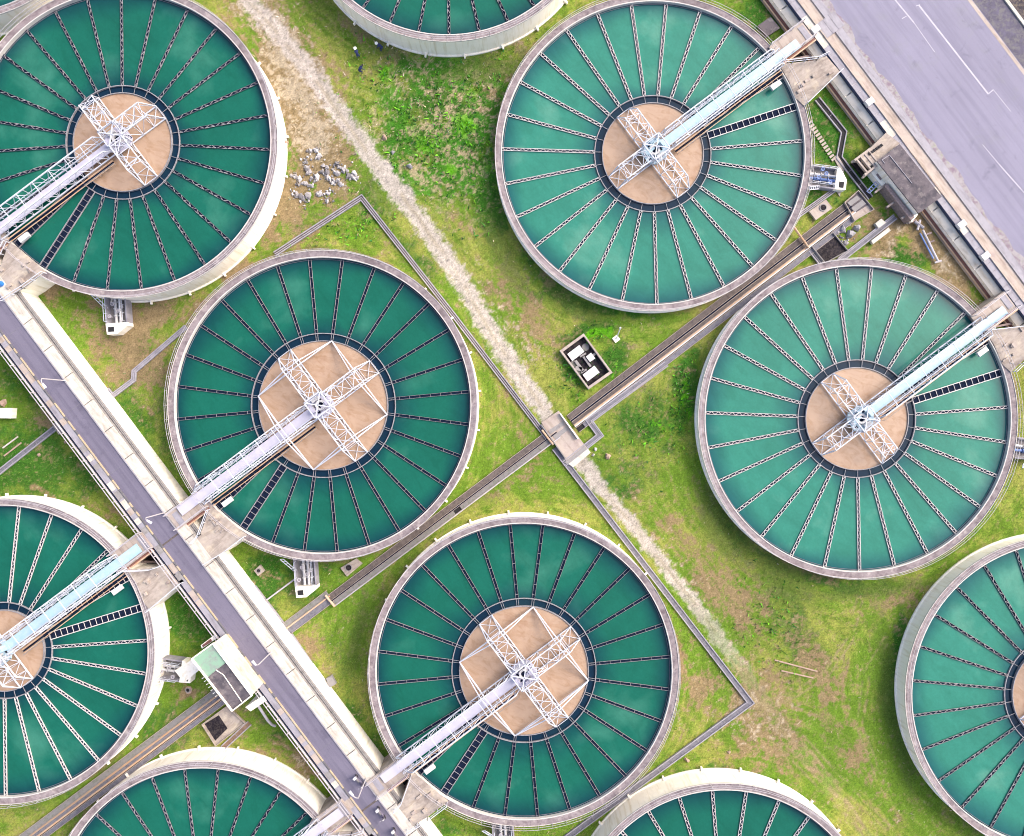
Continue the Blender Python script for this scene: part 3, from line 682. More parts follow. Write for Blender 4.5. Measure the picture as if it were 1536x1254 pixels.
def drain(lab, pts, w_, mm, z=.2, sides=True, cat='drain', inner=None):
    P = [W(x, y, z) for x, y in pts]; c = P[len(P) // 2]
    t = thing('drain_channel', lab, cat, (c.x, c.y, 0), 'covered drains on the lawn')
    def off(k):
        out = []
        for i, p in enumerate(P):
            d1 = (P[i] - P[i - 1]).normalized() if i else None; d2 = (P[i + 1] - P[i]).normalized() if i < len(P) - 1 else None
            dd = ((d1 or d2) + (d2 or d1)).normalized(); n_ = Vector((-dd.y, dd.x, 0))
            base = d1 or d2; cs = max(.35, n_.dot(Vector((-base.y, base.x, 0)))); out.append(p + n_ * k / cs)
        return out
    h = w_ / 24.0
    def rib(k0, k1, z0, z1):
        A_, B_ = off(k0), off(k1); m = MB()
        for i in range(len(P) - 1):
            m.prism([A_[i][:2], A_[i + 1][:2], B_[i + 1][:2], B_[i][:2]], z0, z1)
        return m
    rib(-h, h, 0, z - .06).build('cover', mm, t)
    for sg in (-1, 1):
        k0, k1 = sorted((sg * (h - .02), sg * (h + .11))); rib(k0, k1, 0, z + .05).build('side_wall', M_lav, t)
    if inner is not None:
        k0, k1 = sorted((inner * h - .05, inner * h + .05)); rib(k0, k1, z - .06, z).build('divider', M_lav, t)
    # joints
    m = MB()
    for a, b in zip(P[:-1], P[1:]):
        L_ = (b - a).length; n_ = int(L_ / 1.9); dd = (b - a).normalized(); q = Vector((-dd.y, dd.x, 0))
        for i in range(1, n_):
            p = a.lerp(b, i / n_); p.z = z - .058; m.beam(p - q * h * .95, p + q * h * .95, .05, .02)
    m.build('cover_joint', M_conc, t)
drain('narrow twin drain with a sharp corner above the braced tank', [(412, 381), (542, 296), (683, 476), (822, 658)], 5.0, M_brown, .18, inner=.0)
drain('blue grey covered drain running from the crossing down to a sharp corner and back', [(832, 672), (1126, 1054), (850, 1257), (700, 1370)], 6.6, M_grey, .2)
drain('zigzag blue grey drain stub beside the concrete track crossing', [(1000, 545.5), (884, 631), (900, 653), (846, 696)], 6.6, M_grey, .24, inner=.55)
drain('thin kinked drain in the bare soil between the upper left tank and the braced tank', [(279, 490), (201, 557), (200, 570), (168, 594), (160, 584)], 4.4, M_lav, .18, inner=0)
drain('straight grey open drain in the lawn at the left edge', [(90, 636), (0, 707), (-60, 752)], 5.5, M_grey, .16)
drain('dark bent drain in the grass right of the upper tank by the big road', [(1226, 148), (1266, 198), (1259, 236), (1306, 297)], 6.5, M_black, .14)
drain('short twin drain beside the manhole slab near the right hand tanks', [(1190, 329), (1253, 284)], 4, M_brown, .2, inner=0)
drain('grey covered drain between the dark sludge pit and the white slab', [(1259, 391), (1343, 325)], 6.5, M_grey, .22, inner=.5)
drain('short grey drain stub touching the top of the right edge tank', [(1216, 375), (1236, 400)], 5, M_greycov, .2, inner=0)
drain('small pipe drain at the foot of the roadway near the valve pit', [(380, 880), (424, 937)], 4.5, M_brown, .2, inner=0)
drain('brown muddy trench next to the dark square pit at bottom left', [(374, 1085), (334, 1122)], 6, M_soil, .16)
drain('thin drain at the foot of the roadway wall near the small block', [(436, 952), (472, 1004)], 3.2, M_soil, .15)

# stepping slabs by the upper right tank
proto = None
for i in range(13):
    p = W(1215 + i * 2.95, 184 + i * 4.55, .1)
    if proto is None:
        proto = MB().box((0, 0, 0), .62, .28, .1).build('stepping_slab', M_pinkc); o = proto
    else:
        o = proto.copy(); COL.objects.link(o)
    o.location = (p.x, p.y, 0.03); o.rotation_euler = (0, 0, R(35)); tag(o, 'small pinkish slab in the row of stepping slabs beside the upper right tank', 'slab', 'row of stepping slabs')

# track crossing made of concrete
x = thing('track_crossing', 'pale concrete crossing where the dirt track passes over the pipe trench', 'crossing', W(845, 660, 0))
MB().pprism([(812, 634), (838, 616), (882, 674), (853, 697)], 0, .27).build('slab', M_pinkc, x)
MB().pprism([(822.5, 646), (843.6, 632), (847, 637), (826, 651)], .27, .31).build('plate', M_conc, x)
MB().pprism([(829, 654), (849, 640), (852.5, 645), (834, 659)], .27, .31).build('plate', M_conc, x)
MB().pprism([(853, 696), (882, 673), (886, 679), (860, 701)], 0, .33).build('end_slab', M_white, x)
m = MB(); m.beam(W(840, 620, .45), W(867, 658, .45), .13, .5); x1 = m.build('side_wall', M_wall, x)
m = MB(); m.beam(W(812, 637, .45), W(848, 687, .45), .13, .5); m.build('side_wall', M_conc, x)
MB().pprism([(846, 694), (873, 672), (877, 668), (880, 674), (852, 696)], .27, .33).build('crossing_cover', M_conc, x)

# ------------------------------------------------------------------ valve pits at the tank feet
def valve_pit(px, py, ang, lab, blue=False, ground=0.0, wid=2.5, ln=3.4, h=1.3):
    p = W(px, py, h); t = thing('valve_pit', lab, 'valve pit', (p.x, p.y, 0), 'valve pits at the feet of the tanks', R(ang))
    w2 = wid / 2
    def loc(n_, mb, mm, sm=False): return local(n_, mb, mm, t, sm)
    loc('floor', MB().box((ln / 2 - .3, 0, 0), ln, wid, .25), M_conc)
    for y in (-w2, w2): loc('side_wall', MB().box((ln / 2 - .3, y, 0), ln, .16, h), M_lav)
    m = MB(); ex = ln - .25
    m.prism([(ex, -w2 - .08), (ex + 1.35, -w2 + .0), (ex + 1.35, -w2 + 1.25), (ex + .4, w2 + .1), (ex, w2 + .1)], 0, h + .02); es = loc('end_slab', m, M_wall)
    m = MB().box((ex + .75, -w2 + .55, h + .022), .62, .75, .01); local('hatch', m, M_black, es)
    pm = M_dblue if blue else M_pipew
    for y in (-.28, .26):
        m = MB().tube([(-.5, y, .75), (ln - .3, y, .75)], .17, 10)
        for x_ in (.5, 1.3, 2.2): m.tube([(x_ - .05, y, .75), (x_ + .05, y, .75)], .27, 12)
        vp = loc('valve_pipe', m, M_pipew if not blue or y > 0 else M_dblue, True)
        for x_, y_ in (((.8, -.3), (2.3, -.75)) if y < 0 else ((1.7, .28), (1.2, .75))):
            m = MB().tube([(x_, y_, .8), (x_, y_, 1.35)], .07, 8); m.ring(.14, .24, 1.35, 1.42, 12, c=(x_, y_))
            local('hand_wheel', m, M_dblue if blue else M_rail, vp)
    for y in (-w2 + .25, w2 - .2):
        m = MB(); handrail(m, [(0, y, h), (ln - .4, y, h)], .9, 1.0, .045); loc('handrail', m, M_steel)
    m = MB()
    for y in (-w2 - .25, -w2 - .65): m.beam((-.6, y - .55, 2.6), (1.2, y + .35, .9), .07)
    for i in range(6):
        f = i / 5; m.beam((-.6 + 1.8 * f, -w2 - .8 + .9 * f, 2.6 - 1.7 * f), (-.6 + 1.8 * f, -w2 - 1.2 + .9 * f, 2.6 - 1.7 * f), .06)
    loc('ladder', m, M_steel)
    return t
valve_pit(172, 446, -86, 'valve pit with white pipes and slab below the upper left tank')
valve_pit(456, 841, -86, 'valve pit with white pipes and square hatch below the braced tank near the roadway')
valve_pit(233, 1002, -8, 'valve pit with white pipes beside the white wall of the left edge tank')
valve_pit(1216, 263, -7, 'valve pit with blue valves right of the upper tank by the big road', True, h=.9)
valve_pit(1529, 672, -7, 'valve pit with blue valve cut by the right edge beside the right edge tank', True, h=.9)
valve_pit(754, 1242, -86, 'valve pit cut by the bottom edge below the bottom centre tank')

# ------------------------------------------------------------------ open pit with three white lids
p = thing('sump_pit', 'rectangular open concrete pit with three white lids on the lawn beside the dirt track', 'sump pit', W(880, 541, 0))
O = [(839.5, 526), (875.5, 500), (919, 559), (883, 584)]
cxo, cyo = 879, 542
inn = [(cxo + (x_ - cxo) * .88, cyo + (y_ - cyo) * .9) for x_, y_ in O]
m = MB()
zq = .75
for i in range(4):
    a, b, c_, d_ = O[i], O[(i + 1) % 4], inn[(i + 1) % 4], inn[i]
    m.pprism([a, b, c_, d_], 0, zq)
m.build('pit_wall', M_pinkc, p)
MB().pprism(inn, 0, .12).build('pit_floor', M_hatch, p)
for q in ([(851, 531), (869, 517.5), (876.5, 527.5), (858.5, 541.5)], [(874, 562), (891.5, 548.5), (899.5, 558.5), (881.5, 572)], [(879, 535), (886.5, 529), (893, 537.5), (885, 543)]):
    MB().pprism(q, .35, .62).build('lid', M_pipew, p)
m = MB()
for a, b, w_ in (((863, 541), (875, 557), .35), ((875, 535), (886, 550), .25), ((870, 535), (879, 530), .22), ((872, 559), (880, 554), .22), ((863, 552), (873, 554), .5), ((889, 533), (894, 530), .3)):
    MB().beam(W(*a, .35), W(*b, .35), w_, .2).build('inner_beam', M_conc, p)
for q_ in ((878, 521), (861, 546), (870, 556)): MB().ring(0, .46, .12, .22, 20, c=W(*q_)[:2]).build('round_base', M_greycov, p)
p = thing('vent_post', 'white post on a small square concrete base in the grass next to the sump pit', 'post', W(924, 508, 0))
MB().box(W(924, 508.5), .72, .72, .18, R(38)).build('base', M_wall, p)
a = W(924, 508.5); MB().tube([a + Vector((0, 0, .18)), a + Vector((.25, 1.1, 1.7))], .07, 8).tube([a + Vector((.24, 1.05, 1.65)), a + Vector((.27, 1.2, 1.8))], .12, 8).build('stem', M_pipew, p)

def slab(lab, pts, z, mm, hole=None, name='manhole_slab', cat='manhole', hr=.36):
    c = W(sum(a[0] for a in pts) / len(pts), sum(a[1] for a in pts) / len(pts))
    t = thing(name, lab, cat, c); MB().pprism(pts, 0, z).build('slab', mm, t)
    if hole:
        q = W(*hole, z); cl_ = MB().ring(hr, hr + .1, z + .002, z + .09, 24, c=q[:2]).build('collar', M_conc, t); MB().ring(0, hr - .005, z + .003, z + .03, 24, c=q[:2]).build('lid', M_hatch, cl_)
    return t
slab('cream manhole slab with round lid in the grass near the upper right trench', [(1214, 317), (1239, 299), (1249, 312), (1224, 330)], .35, M_pinkc, (1234.5, 311.5))
slab('grey manhole slab with round lid beside the trench below the braced tank', [(510.5, 852), (534, 838), (543.5, 845.5), (520.5, 865)], .3, M_plat, (523, 851.5))
slab('small square concrete inspection box at the foot of the roadway', [(381, 856), (389.5, 848), (396, 857), (387, 864)], .5, M_pinkc, (388, 856), 'inspection_box', 'box', .22)
slab('grey concrete block lying in the grass beside the roadway', [(489, 1018), (497, 1013.5), (504, 1026), (494, 1032)], .5, M_conc, None, 'concrete_block', 'block')
slab('round dirt patched manhole in the grass near the small building', [(277, 1034), (280, 1030), (285, 1030), (288, 1034), (286, 1040), (280, 1041)], .15, M_rockp, (282, 1035), 'manhole_slab', 'manhole', .22)
slab('cream flat slab cut by the left edge of the photo with rubble behind it', [(-8, 612), (18, 612), (16.5, 627.5), (-8, 627)], .9, M_wall, None, 'concrete_slab', 'slab')
slab('grey concrete foot block where the left edge drain meets the roadway', [(78, 637), (86, 631), (97, 645), (88, 652)], .4, M_plat, None, 'foot_block', 'block')
slab('white concrete slab beside the grey drain near the right edge tank', [(1307, 361), (1333, 341), (1336, 346), (1310, 366)], .5, M_white, None, 'concrete_slab', 'slab')
slab('small white slab with stains between the trench and the dark building', [(1313, 335), (1322, 328), (1329, 334), (1318, 342)], .5, M_white, None, 'concrete_slab', 'slab')
slab('dark grey slab below the top right channel beside the tank rim', [(1137, 38), (1156, 25), (1170, 42), (1150, 55)], .3, M_roofd, None, 'concrete_slab', 'slab')
slab('low grey path slab around the blue valve pit near the upper tank', [(1250, 236), (1256, 232), (1267, 250), (1260, 295), (1252, 283), (1262, 258)], .1, M_plat, None, 'path_slab', 'slab')

def pit(lab, outer, inner, zi, mo, mi, cat='pit'):
    c = W(sum(a[0] for a in outer) / len(outer), sum(a[1] for a in outer) / len(outer)); t = thing('sludge_pit', lab, cat, c)
    MB().pprism(outer, 0, zi - .05).build('pit_slab', mo, t); MB().pprism(inner, zi - .05, zi).build('sludge', mi, t)
    n = len(outer); cx_ = sum(a[0] for a in outer) / n; cy_ = sum(a[1] for a in outer) / n; m = MB()
    for i in range(n):
        a, b = outer[i], outer[(i + 1) % n]; f = lambda q: (cx_ + (q[0] - cx_) * .95, cy_ + (q[1] - cy_) * .95)
        m.pprism([a, b, f(b), f(a)], zi - .05, zi + .25)
    m.build('pit_kerb', mo, t); return t
pit('dark square pit with pale stained edge below the small building at left', [(302, 1087), (340, 1059), (368, 1085), (323, 1120)], [(307, 1086), (328, 1073), (341, 1093), (323, 1111)], .35, M_plat, M_hatch)
pit('black square sludge pit beside the rubble heap near the right edge tank', [(1218, 370), (1250, 348), (1273, 376), (1238, 395)], [(1220, 370), (1250, 350), (1271, 375), (1239, 393)], .2, M_conc, M_hatch)
t = pit('pinkish settling box with two grey lids near the dark building', [(1267, 303), (1288, 285), (1312, 314), (1282, 331)], [(1269, 304), (1287, 288), (1303, 307), (1280, 321)], .3, M_pinkc, M_roofd)
for q in ([(1271, 304), (1285.5, 293), (1291, 298), (1276, 309)], [(1277, 312), (1293.5, 299.5), (1299, 305.5), (1282, 318)]): MB().pprism(q, .3, .45).build('lid', M_conc, t)

# ------------------------------------------------------------------ buildings
b = thing('pump_house', 'flat roofed house with green and dark roof halves and high white wall beside the roadway', 'building', W(335, 1010, 0))
zr = 7.2
rf = [(288, 988), (319.5, 965), (378, 1043), (348.6, 1066)]
m = MB().prism([W(x_, y_, zr)[:2] for x_, y_ in rf], 0, zr - .2); m.build('wall', M_white, b)
MB().pprism([(289.5, 988), (319.5, 966.5), (339.5, 993), (311, 1016)], zr - .2, zr).build('roof', M_roofg, b, label='green painted roof half')
MB().pprism([(339.7, 993.2), (377, 1042.6), (348.8, 1064.5), (311.4, 1016.4)], zr - .2, zr - .003).build('roof', M_roofd, b, label='dark weathered roof half')
m = MB()
for a, c_ in zip(rf, rf[1:] + rf[:1]): m.beam(W(*a, zr + .06), W(*c_, zr + .06), .14, .3)
m.beam(W(324, 1005, zr + .05), W(335, 1012, zr + .05), .07); m.beam(W(335, 1012, zr + .05), W(363, 1053, zr + .05), .07)
m.build('parapet', M_wall, b)
m = MB()
for i in range(7): MB().beam(W(306 + i * 3.3, 1016 + i * 4.5, 6.5), W(303 + i * 3.3, 1018 + i * 4.5, 6.5), .09).build('drain_spout', M_wall, b)
t = thing('outside_stair', 'weathered brown stepped strip between the white wall of the house and the roadway', 'stair', W(370, 992, 0))
m = MB(); strip(m, -308.4, -298.6, 978, 1056, ZR - .02, ZR - .16); m.build('stair_base', M_black, t)
for i in range(16):
    q = MB(); strip(q, -308.3, -300.4, 978.5 + i * 4.8, 982 + i * 4.8, ZR + .12, ZR - .02); q.build('step', M_stair, t)
t = thing('lean_to', 'small pink floored open lean-to at the upper end of the flat roofed house', 'lean-to', W(315, 957, 0))
MB().pprism([(301, 968), (326, 949), (330, 954), (303, 973)], 0, 3.2).build('wall', M_wall, t)
MB().pprism([(303, 968), (316, 958), (318, 962), (304.5, 971)], 3.2, 3.24).build('floor', M_rust, t)
t = thing('cream_porch', 'cream slab porch with a silver pipe at the lower end of the flat roofed house', 'porch', W(382, 1055, 0))
MB().pprism([(368, 1061), (395, 1043), (401, 1050), (376, 1067)], 0, 3.6).build('slab', M_wall, t)
MB().tube([W(387, 1058, 3.0), W(402, 1081, 1.6), W(408, 1087, .9), (W(413, 1089, .5))], .16, 10).build('silver_pipe', M_rail, t)
t = thing('link_slab', 'cream sloping slab from the left edge tank valve pit to the flat roofed house', 'slab', W(290, 1002, 0))
m = MB().pprism([(262, 1006), (295, 985), (306, 999), (276, 1024)], 0, 1.4); m.build('slab', M_wall, t)

b = thing('gate_house', 'dark flat roofed building with cream side wall against the big road', 'building', W(1360, 270, 0))
zr = 2.3
rf = [(1315.6, 241.5), (1349.5, 216), (1412.7, 295), (1378, 320)]
MB().prism([W(x_, y_, zr)[:2] for x_, y_ in rf], 0, zr - .15).build('wall', M_wall, b)
MB().pprism(rf, zr - .15, zr).build('roof', M_roofd, b)
m = MB(); m.beam(W(1323, 240, zr + .03), W(1334, 232.5, zr + .03), .07, m=0); m.beam(W(1334, 232.5, zr + .03), W(1368, 275, zr + .03), .07); m.beam(W(1323, 240, zr + .03), W(1327, 245, zr + .03), .07)
m.build('roof_pipe', M_lav, b)
MB().pprism([(1304, 256), (1315, 246), (1377, 322), (1368, 333)], 0, 1.0).build('plinth', M_wall, b)
m = MB()
for i in range(3): MB().pprism([(1314 + i * 17, 262 + i * 21), (1316.5 + i * 17, 260 + i * 21), (1323 + i * 17, 268.5 + i * 21), (1320.5 + i * 17, 270.5 + i * 21)], 1.0, 1.02).build('window', M_stair, b)
m = MB()
for a, c_ in (((1311, 253), (1293, 267)), ((1329, 276), (1312, 289)), ((1347, 299), (1330, 311)), ((1296, 240), (1277, 243)), ((1366, 318), (1352, 328))): MB().beam(W(*a, .9), W(*c_, .9), .24, .25).build('cantilever_beam', M_pinkc, b)
MB().pprism([(1327, 279), (1331, 275), (1372, 326), (1367, 331)], 0, 1.5).build('side_duct', M_stair, b)
t = thing('terrace', 'cream and brown terrace slab at the upper end of the dark flat roofed building', 'terrace', W(1325, 215, 0))
MB().pprism([(1304, 250), (1293, 234), (1329, 199), (1350, 215), (1316, 241)], 0, 1.7).build('slab', M_plat, t)
m = MB()
for i in range(6): MB().box(W(1304 + i * 3.6, 231 - i * 2.6, 1.7), .22, .34, .1, .64).build('grating', M_black, t)
t = thing('screen_frame', 'cream concrete frame with dark slots left of the dark flat roofed building', 'sluice frame', W(1300, 240, 0))
m = MB()
for i in range(4):
    x0, y0 = 1283 + i * 6, 238 - i * 4.2
    m.beam(W(x0, y0, 1.6), W(x0 + 17, y0 + 21, 1.6), .2, .35)
m.beam(W(1281, 241, 1.62), W(1304, 224, 1.62), .26, .4); m.beam(W(1296, 263, 1.62), W(1318, 246, 1.62), .26, .4)
m.build('frame', M_pinkc, t)
m = MB()
for i in range(3): x0, y0 = 1287 + i * 6, 240 - i * 4.2; MB().beam(W(x0, y0, 1.3), W(x0 + 8, y0 + 9.5, 1.3), .3, .1).build('slot', M_roofd, t); MB().beam(W(x0 + 8, y0 + 9.5, 1.2), W(x0 + 16, y0 + 19.5, 1.2), .3, .1).build('slot', M_black, t)
m = MB(); m.pprism([(1278, 243), (1303, 222), (1319, 246), (1297, 265)], 0, .5); m.build('pit_floor', M_hatch, t)
t = thing('pipe_ladder', 'dark blue steel ladder lying over the gap next to the dark flat roofed building', 'ladder', W(1305, 284, 0))
m = MB(); m.beam(W(1300, 287, .9), W(1314, 272, .9), .08); m.beam(W(1304, 290, .9), W(1318, 276, .9), .08)
for i in range(5): m.beam(W(1300 + i * 3.3, 287 - i * 3.5, .9), W(1304 + i * 3.3, 290 - i * 3.3, .9), .06)
m.build('rails', M_dblue, t)
t = thing('rusty_pipework', 'tangle of old pipes lying in the bare soil below the dark flat roofed building', 'pipework', W(1390, 355, 0))
for a, c_, r_, mm in (((1372, 332), (1385, 342), .2, M_lav), ((1380, 330), (1376, 345), .15, M_rail), ((1384, 345), (1407, 392), .14, M_rail), ((1380, 350), (1400, 388), .1, M_dblue), ((1402, 394), (1412, 391), .12, M_rail), ((1362, 335), (1374, 330), .13, M_stair), ((1389, 352), (1397, 349), .12, M_stair), ((1393, 364), (1401, 361), .1, M_stair)):
    MB().tube([W(*a, .35), W(*c_, .35)], r_, 8).build('pipe', mm, t)

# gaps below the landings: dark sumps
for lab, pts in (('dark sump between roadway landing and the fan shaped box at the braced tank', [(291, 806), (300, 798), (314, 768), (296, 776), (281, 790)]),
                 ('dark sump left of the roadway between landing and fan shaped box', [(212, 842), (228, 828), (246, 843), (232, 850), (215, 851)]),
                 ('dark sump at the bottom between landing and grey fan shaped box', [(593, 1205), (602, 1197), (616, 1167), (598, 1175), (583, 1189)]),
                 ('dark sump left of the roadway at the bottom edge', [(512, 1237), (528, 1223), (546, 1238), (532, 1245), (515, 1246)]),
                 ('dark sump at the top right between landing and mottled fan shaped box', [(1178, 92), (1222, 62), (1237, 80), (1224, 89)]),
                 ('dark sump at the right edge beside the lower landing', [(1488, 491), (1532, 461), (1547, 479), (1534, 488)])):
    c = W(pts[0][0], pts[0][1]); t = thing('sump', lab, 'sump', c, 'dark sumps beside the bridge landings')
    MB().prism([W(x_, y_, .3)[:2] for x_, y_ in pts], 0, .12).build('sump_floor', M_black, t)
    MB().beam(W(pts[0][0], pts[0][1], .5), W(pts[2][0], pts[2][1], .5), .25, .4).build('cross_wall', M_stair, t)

# ------------------------------------------------------------------ street lamps on the roadway
def lamp(base, tip, lab):
    b_ = W(*base, ZR); t = thing('street_lamp', lab, 'street lamp', b_, 'street lamps along the roadway')
    zt_ = ZR + 4.6; tp = W(*tip, zt_); top = Vector((b_.x, b_.y, zt_ - .5))
    MB().tube([b_, b_.lerp(top, .5), top], .07, 8).build('pole', M_rail, t)
    dd = (tp - top); dd.z = 0
    armo = MB().tube([top, top + dd * .3 + Vector((0, 0, .3)), top + dd * .7 + Vector((0, 0, .48)), top + dd + Vector((0, 0, .5))], .05, 8).build('arm', M_rail, t)
    e = top + dd + Vector((0, 0, .46)); u = dd.normalized(); m = MB(); n_ = Vector((-u.y, u.x, 0))
    m.prism([(e - u * .1 - n_ * .09)[:2], (e + u * .55 - n_ * .14)[:2], (e + u * .55 + n_ * .14)[:2], (e - u * .1 + n_ * .09)[:2]], e.z - .06, e.z + .06)
    m.build('lamp_head', M_steel, armo)
lamp((98.5, 571), (64, 576), 'street lamp reaching over the upper part of the roadway')
lamp((247, 769), (221, 781), 'street lamp reaching over the roadway at the crossing by the braced tank')
lamp((407, 978), (383, 997), 'street lamp reaching over the roadway beside the flat roofed house')
lamp((549, 1168), (529, 1193), 'street lamp reaching over the bottom part of the roadway')

# ------------------------------------------------------------------ motor scooters on the roadway
def scooter(px, py, ang, lab, first=None):
    t = thing('motor_scooter', lab, 'scooter', W(px, py, ZR), 'scooters parked at the edge of the roadway', R(ang))
    for x_ in (-.58, .62):
        m = MB(); pts = [(x_ + .22 * math.cos(a * math.pi / 8), 0, .24 + .22 * math.sin(a * math.pi / 8)) for a in range(17)]
        m.tube(pts, .05, 6); m.tube([(x_, -.05, .24), (x_, .05, .24)], .1, 8); local('wheel', m, M_rubber, t)
    m = MB(); m.tube([(-.75, 0, .5), (-.5, 0, .62), (-.1, 0, .5), (.1, 0, .35), (.35, 0, .4), (.5, 0, .75)], .15, 8); local('body', m, M_scoot, t, True)
    m = MB(); m.tube([(-.7, 0, .76), (-.4, 0, .8), (-.02, 0, .74)], .13, 8); local('seat', m, M_blk, t, True)
    m = MB(); m.tube([(.42, -.33, 1.0), (.5, -.12, 1.02), (.5, .12, 1.02), (.42, .33, 1.0)], .025, 6); m.tube([(.5, 0, 1.0), (.62, 0, .3)], .035, 6); hb = local('handlebar', m, M_blk, t)
    for y in (-.25, .25):
        m = MB(); m.tube([(.47, y, 1.02), (.45, y * 1.2, 1.16)], .012, 5); m.box((.45, y * 1.2, 1.14), .03, .12, .07); local('mirror', m, M_rail, hb)
    m = MB(); m.box((.6, 0, .82), .1, .18, .14); local('headlight', m, M_pipew, t)
    local('top_box', MB().box((-.72, 0, .82), .3, .3, .26), M_pipew, t)
    return t
scooter(540.5, 1168.5, -50, 'dark and white scooter parked beside the street lamp at the bottom of the roadway')
scooter(573, 1217, -57, 'scooter parked on the bottom roadway beside the grey fan shaped box')
scooter(595.5, 1249, -62, 'white scooter at the bottom edge of the roadway, nearest the photo edge')

# ------------------------------------------------------------------ people: bent over, working in the weeds
def person(px, py, ang, lab, hat):
    t = thing('person', lab, 'person', W(px, py, .03), 'workers crouching in the weeds', R(ang))
    bm_v = []; bm_e = []; rad = []
    def v(x, y, z, r, pa=None):
        bm_v.append((x, y, z)); rad.append(r); i = len(bm_v) - 1
        if pa is not None: bm_e.append((pa, i))
        return i
    pel = v(-.16, 0, .72, .15); sp = v(-.02, 0, .90, .145, pel); chs = v(.20, 0, 1.06, .15, sp); nk = v(.36, 0, 1.13, .06, chs)
    hd = v(.43, 0, 1.16, .085, nk); hd2 = v(.50, 0, 1.17, .10, hd); hd3 = v(.56, 0, 1.14, .075, hd2)
    for sy in (-1, 1):
        hp = v(-.15, .10 * sy, .66, .10, pel); kn = v(.16, .15 * sy, .44, .07, hp); an = v(-.03, .15 * sy, .09, .045, kn); toe = v(.16, .17 * sy, .045, .04, an)
        sh = v(.26, .19 * sy, 1.02, .065, chs); el = v(.36, .24 * sy, .76, .045, sh); wr = v(.52, .16 * sy, .56, .03, el); pm = v(.57, .14 * sy, .50, .033, wr)
        for f in range(4):
            b0 = v(.585 + .004 * f, (.115 + .017 * f) * sy, .455, .010, pm); v(.59, (.113 + .018 * f) * sy, .415 - .006 * (f % 3), .009, b0)
        th = v(.555, .105 * sy, .475, .011, pm); v(.57, .09 * sy, .445, .009, th)
    me = bpy.data.meshes.new('body'); me.from_pydata(bm_v, bm_e, []); me.materials.append(M_cloth); me.materials.append(M_skin)
    o = bpy.data.objects.new('body', me); COL.objects.link(o); o.parent = t
    sk = o.modifiers.new('skin', 'SKIN'); sv = me.skin_vertices[0].data
    for i, r_ in enumerate(rad): sv[i].radius = (r_, r_)
    sv[pel].use_root = True
    ss = o.modifiers.new('sub', 'SUBSURF'); ss.levels = 1; ss.render_levels = 2
    m = MB()
    for a in range(12):
        pass
    m.ring(.0, .115, 1.235, 1.30, 14, c=(.50, 0)); 
    if hat: m.ring(.0, .20, 1.225, 1.24, 18, c=(.50, 0))
    local('hat' if hat else 'hair', m, M_hat if hat else M_hair, t)
    m = MB(); m.tube([(.615, -.035, 1.16), (.628, -.035, 1.165)], .014, 6); m.tube([(.615, .035, 1.16), (.628, .035, 1.165)], .014, 6); m.tube([(.62, 0, 1.14), (.65, 0, 1.12)], .015, 6); m.tube([(.61, -.03, 1.09), (.61, .03, 1.09)], .01, 6)
    local('face', m, M_skin, t)
    return t
person(538, 86, 110, 'person in dark blue with white hat bending over, leftmost of three in the weeds', True)
person(542, 109, 35, 'bareheaded person in dark blue bending over, lowest of three in the weeds', False)
person(573, 75, 160, 'person in dark clothes with white hat, nearest the tank wall', True)
o = thing('blue_drum', 'bright blue drum standing on the fan shaped box at the left edge', 'drum', W(2, 426, ZR))
q = W(2, 426, ZR)
MB().ring(0, .34, ZR, ZR + .85, 20, c=q[:2]).build('barrel', mat('bright_blue', (.02, .16, .5), .5), o); MB().ring(.30, .36, ZR + .85, ZR + .9, 20, c=q[:2]).build('rim', M_dblue, o)

# ------------------------------------------------------------------ rocks
def rock_mesh(seed, size, mm):
    rr = random.Random(seed); n = rr.randint(4, 6); m = MB(); top = []; bot = []
    for i in range(n):
        a = 2 * math.pi * (i + rr.uniform(-.3, .3)) / n; r_ = rr.uniform(.7, 1.15); e = rr.uniform(.75, 1.3)
        bot.append((r_ * math.cos(a) * e, r_ * math.sin(a), -.1)); q = rr.uniform(.45, .8); top.append((r_ * math.cos(a) * q * e + .05, r_ * math.sin(a) * q, rr.uniform(.5, .95)))
    c = (rr.uniform(-.15, .15), rr.uniform(-.15, .15), rr.uniform(.85, 1.1)); vs = [tuple(x_ * size for x_ in v) for v in bot + top + [c]]
    fs = [(i, (i + 1) % n, n + (i + 1) % n, n + i) for i in range(n)] + [(n + i, n + (i + 1) % n, 2 * n) for i in range(n)]
    m.add(vs, fs); return m
M_rk2 = mat('white_rock', (.42, .41, .43), .9, var=.15, scale=2); M_rk3 = mat('dark_rock', (.14, .135, .15), .9, var=.2, scale=2)
rk_p = [rock_mesh(i, 1.0, None).build('rock', (M_rock, M_rk2, M_rk3, M_rock, M_rk2, M_rock, M_rk3, M_rk2)[i]) for i in range(8)]; rk_used = [False] * 8
clusters = [(470, 225, 6), (477, 234, 5), (458, 245, 7), (463, 255, 6), (444, 265, 6), (452, 272, 7), (463, 277, 6), (484, 256, 7), (490, 264, 5), (500, 258, 6), (507, 250, 7), (502, 272, 5), (516, 254, 6),
            (526, 262, 6), (531, 266, 5), (441, 289, 6), (450, 296, 7), (459, 298, 5), (480, 292, 6), (489, 297, 6), (493, 288, 5), (510, 276, 5), (470, 268, 6)]
rnd = random.Random(11)
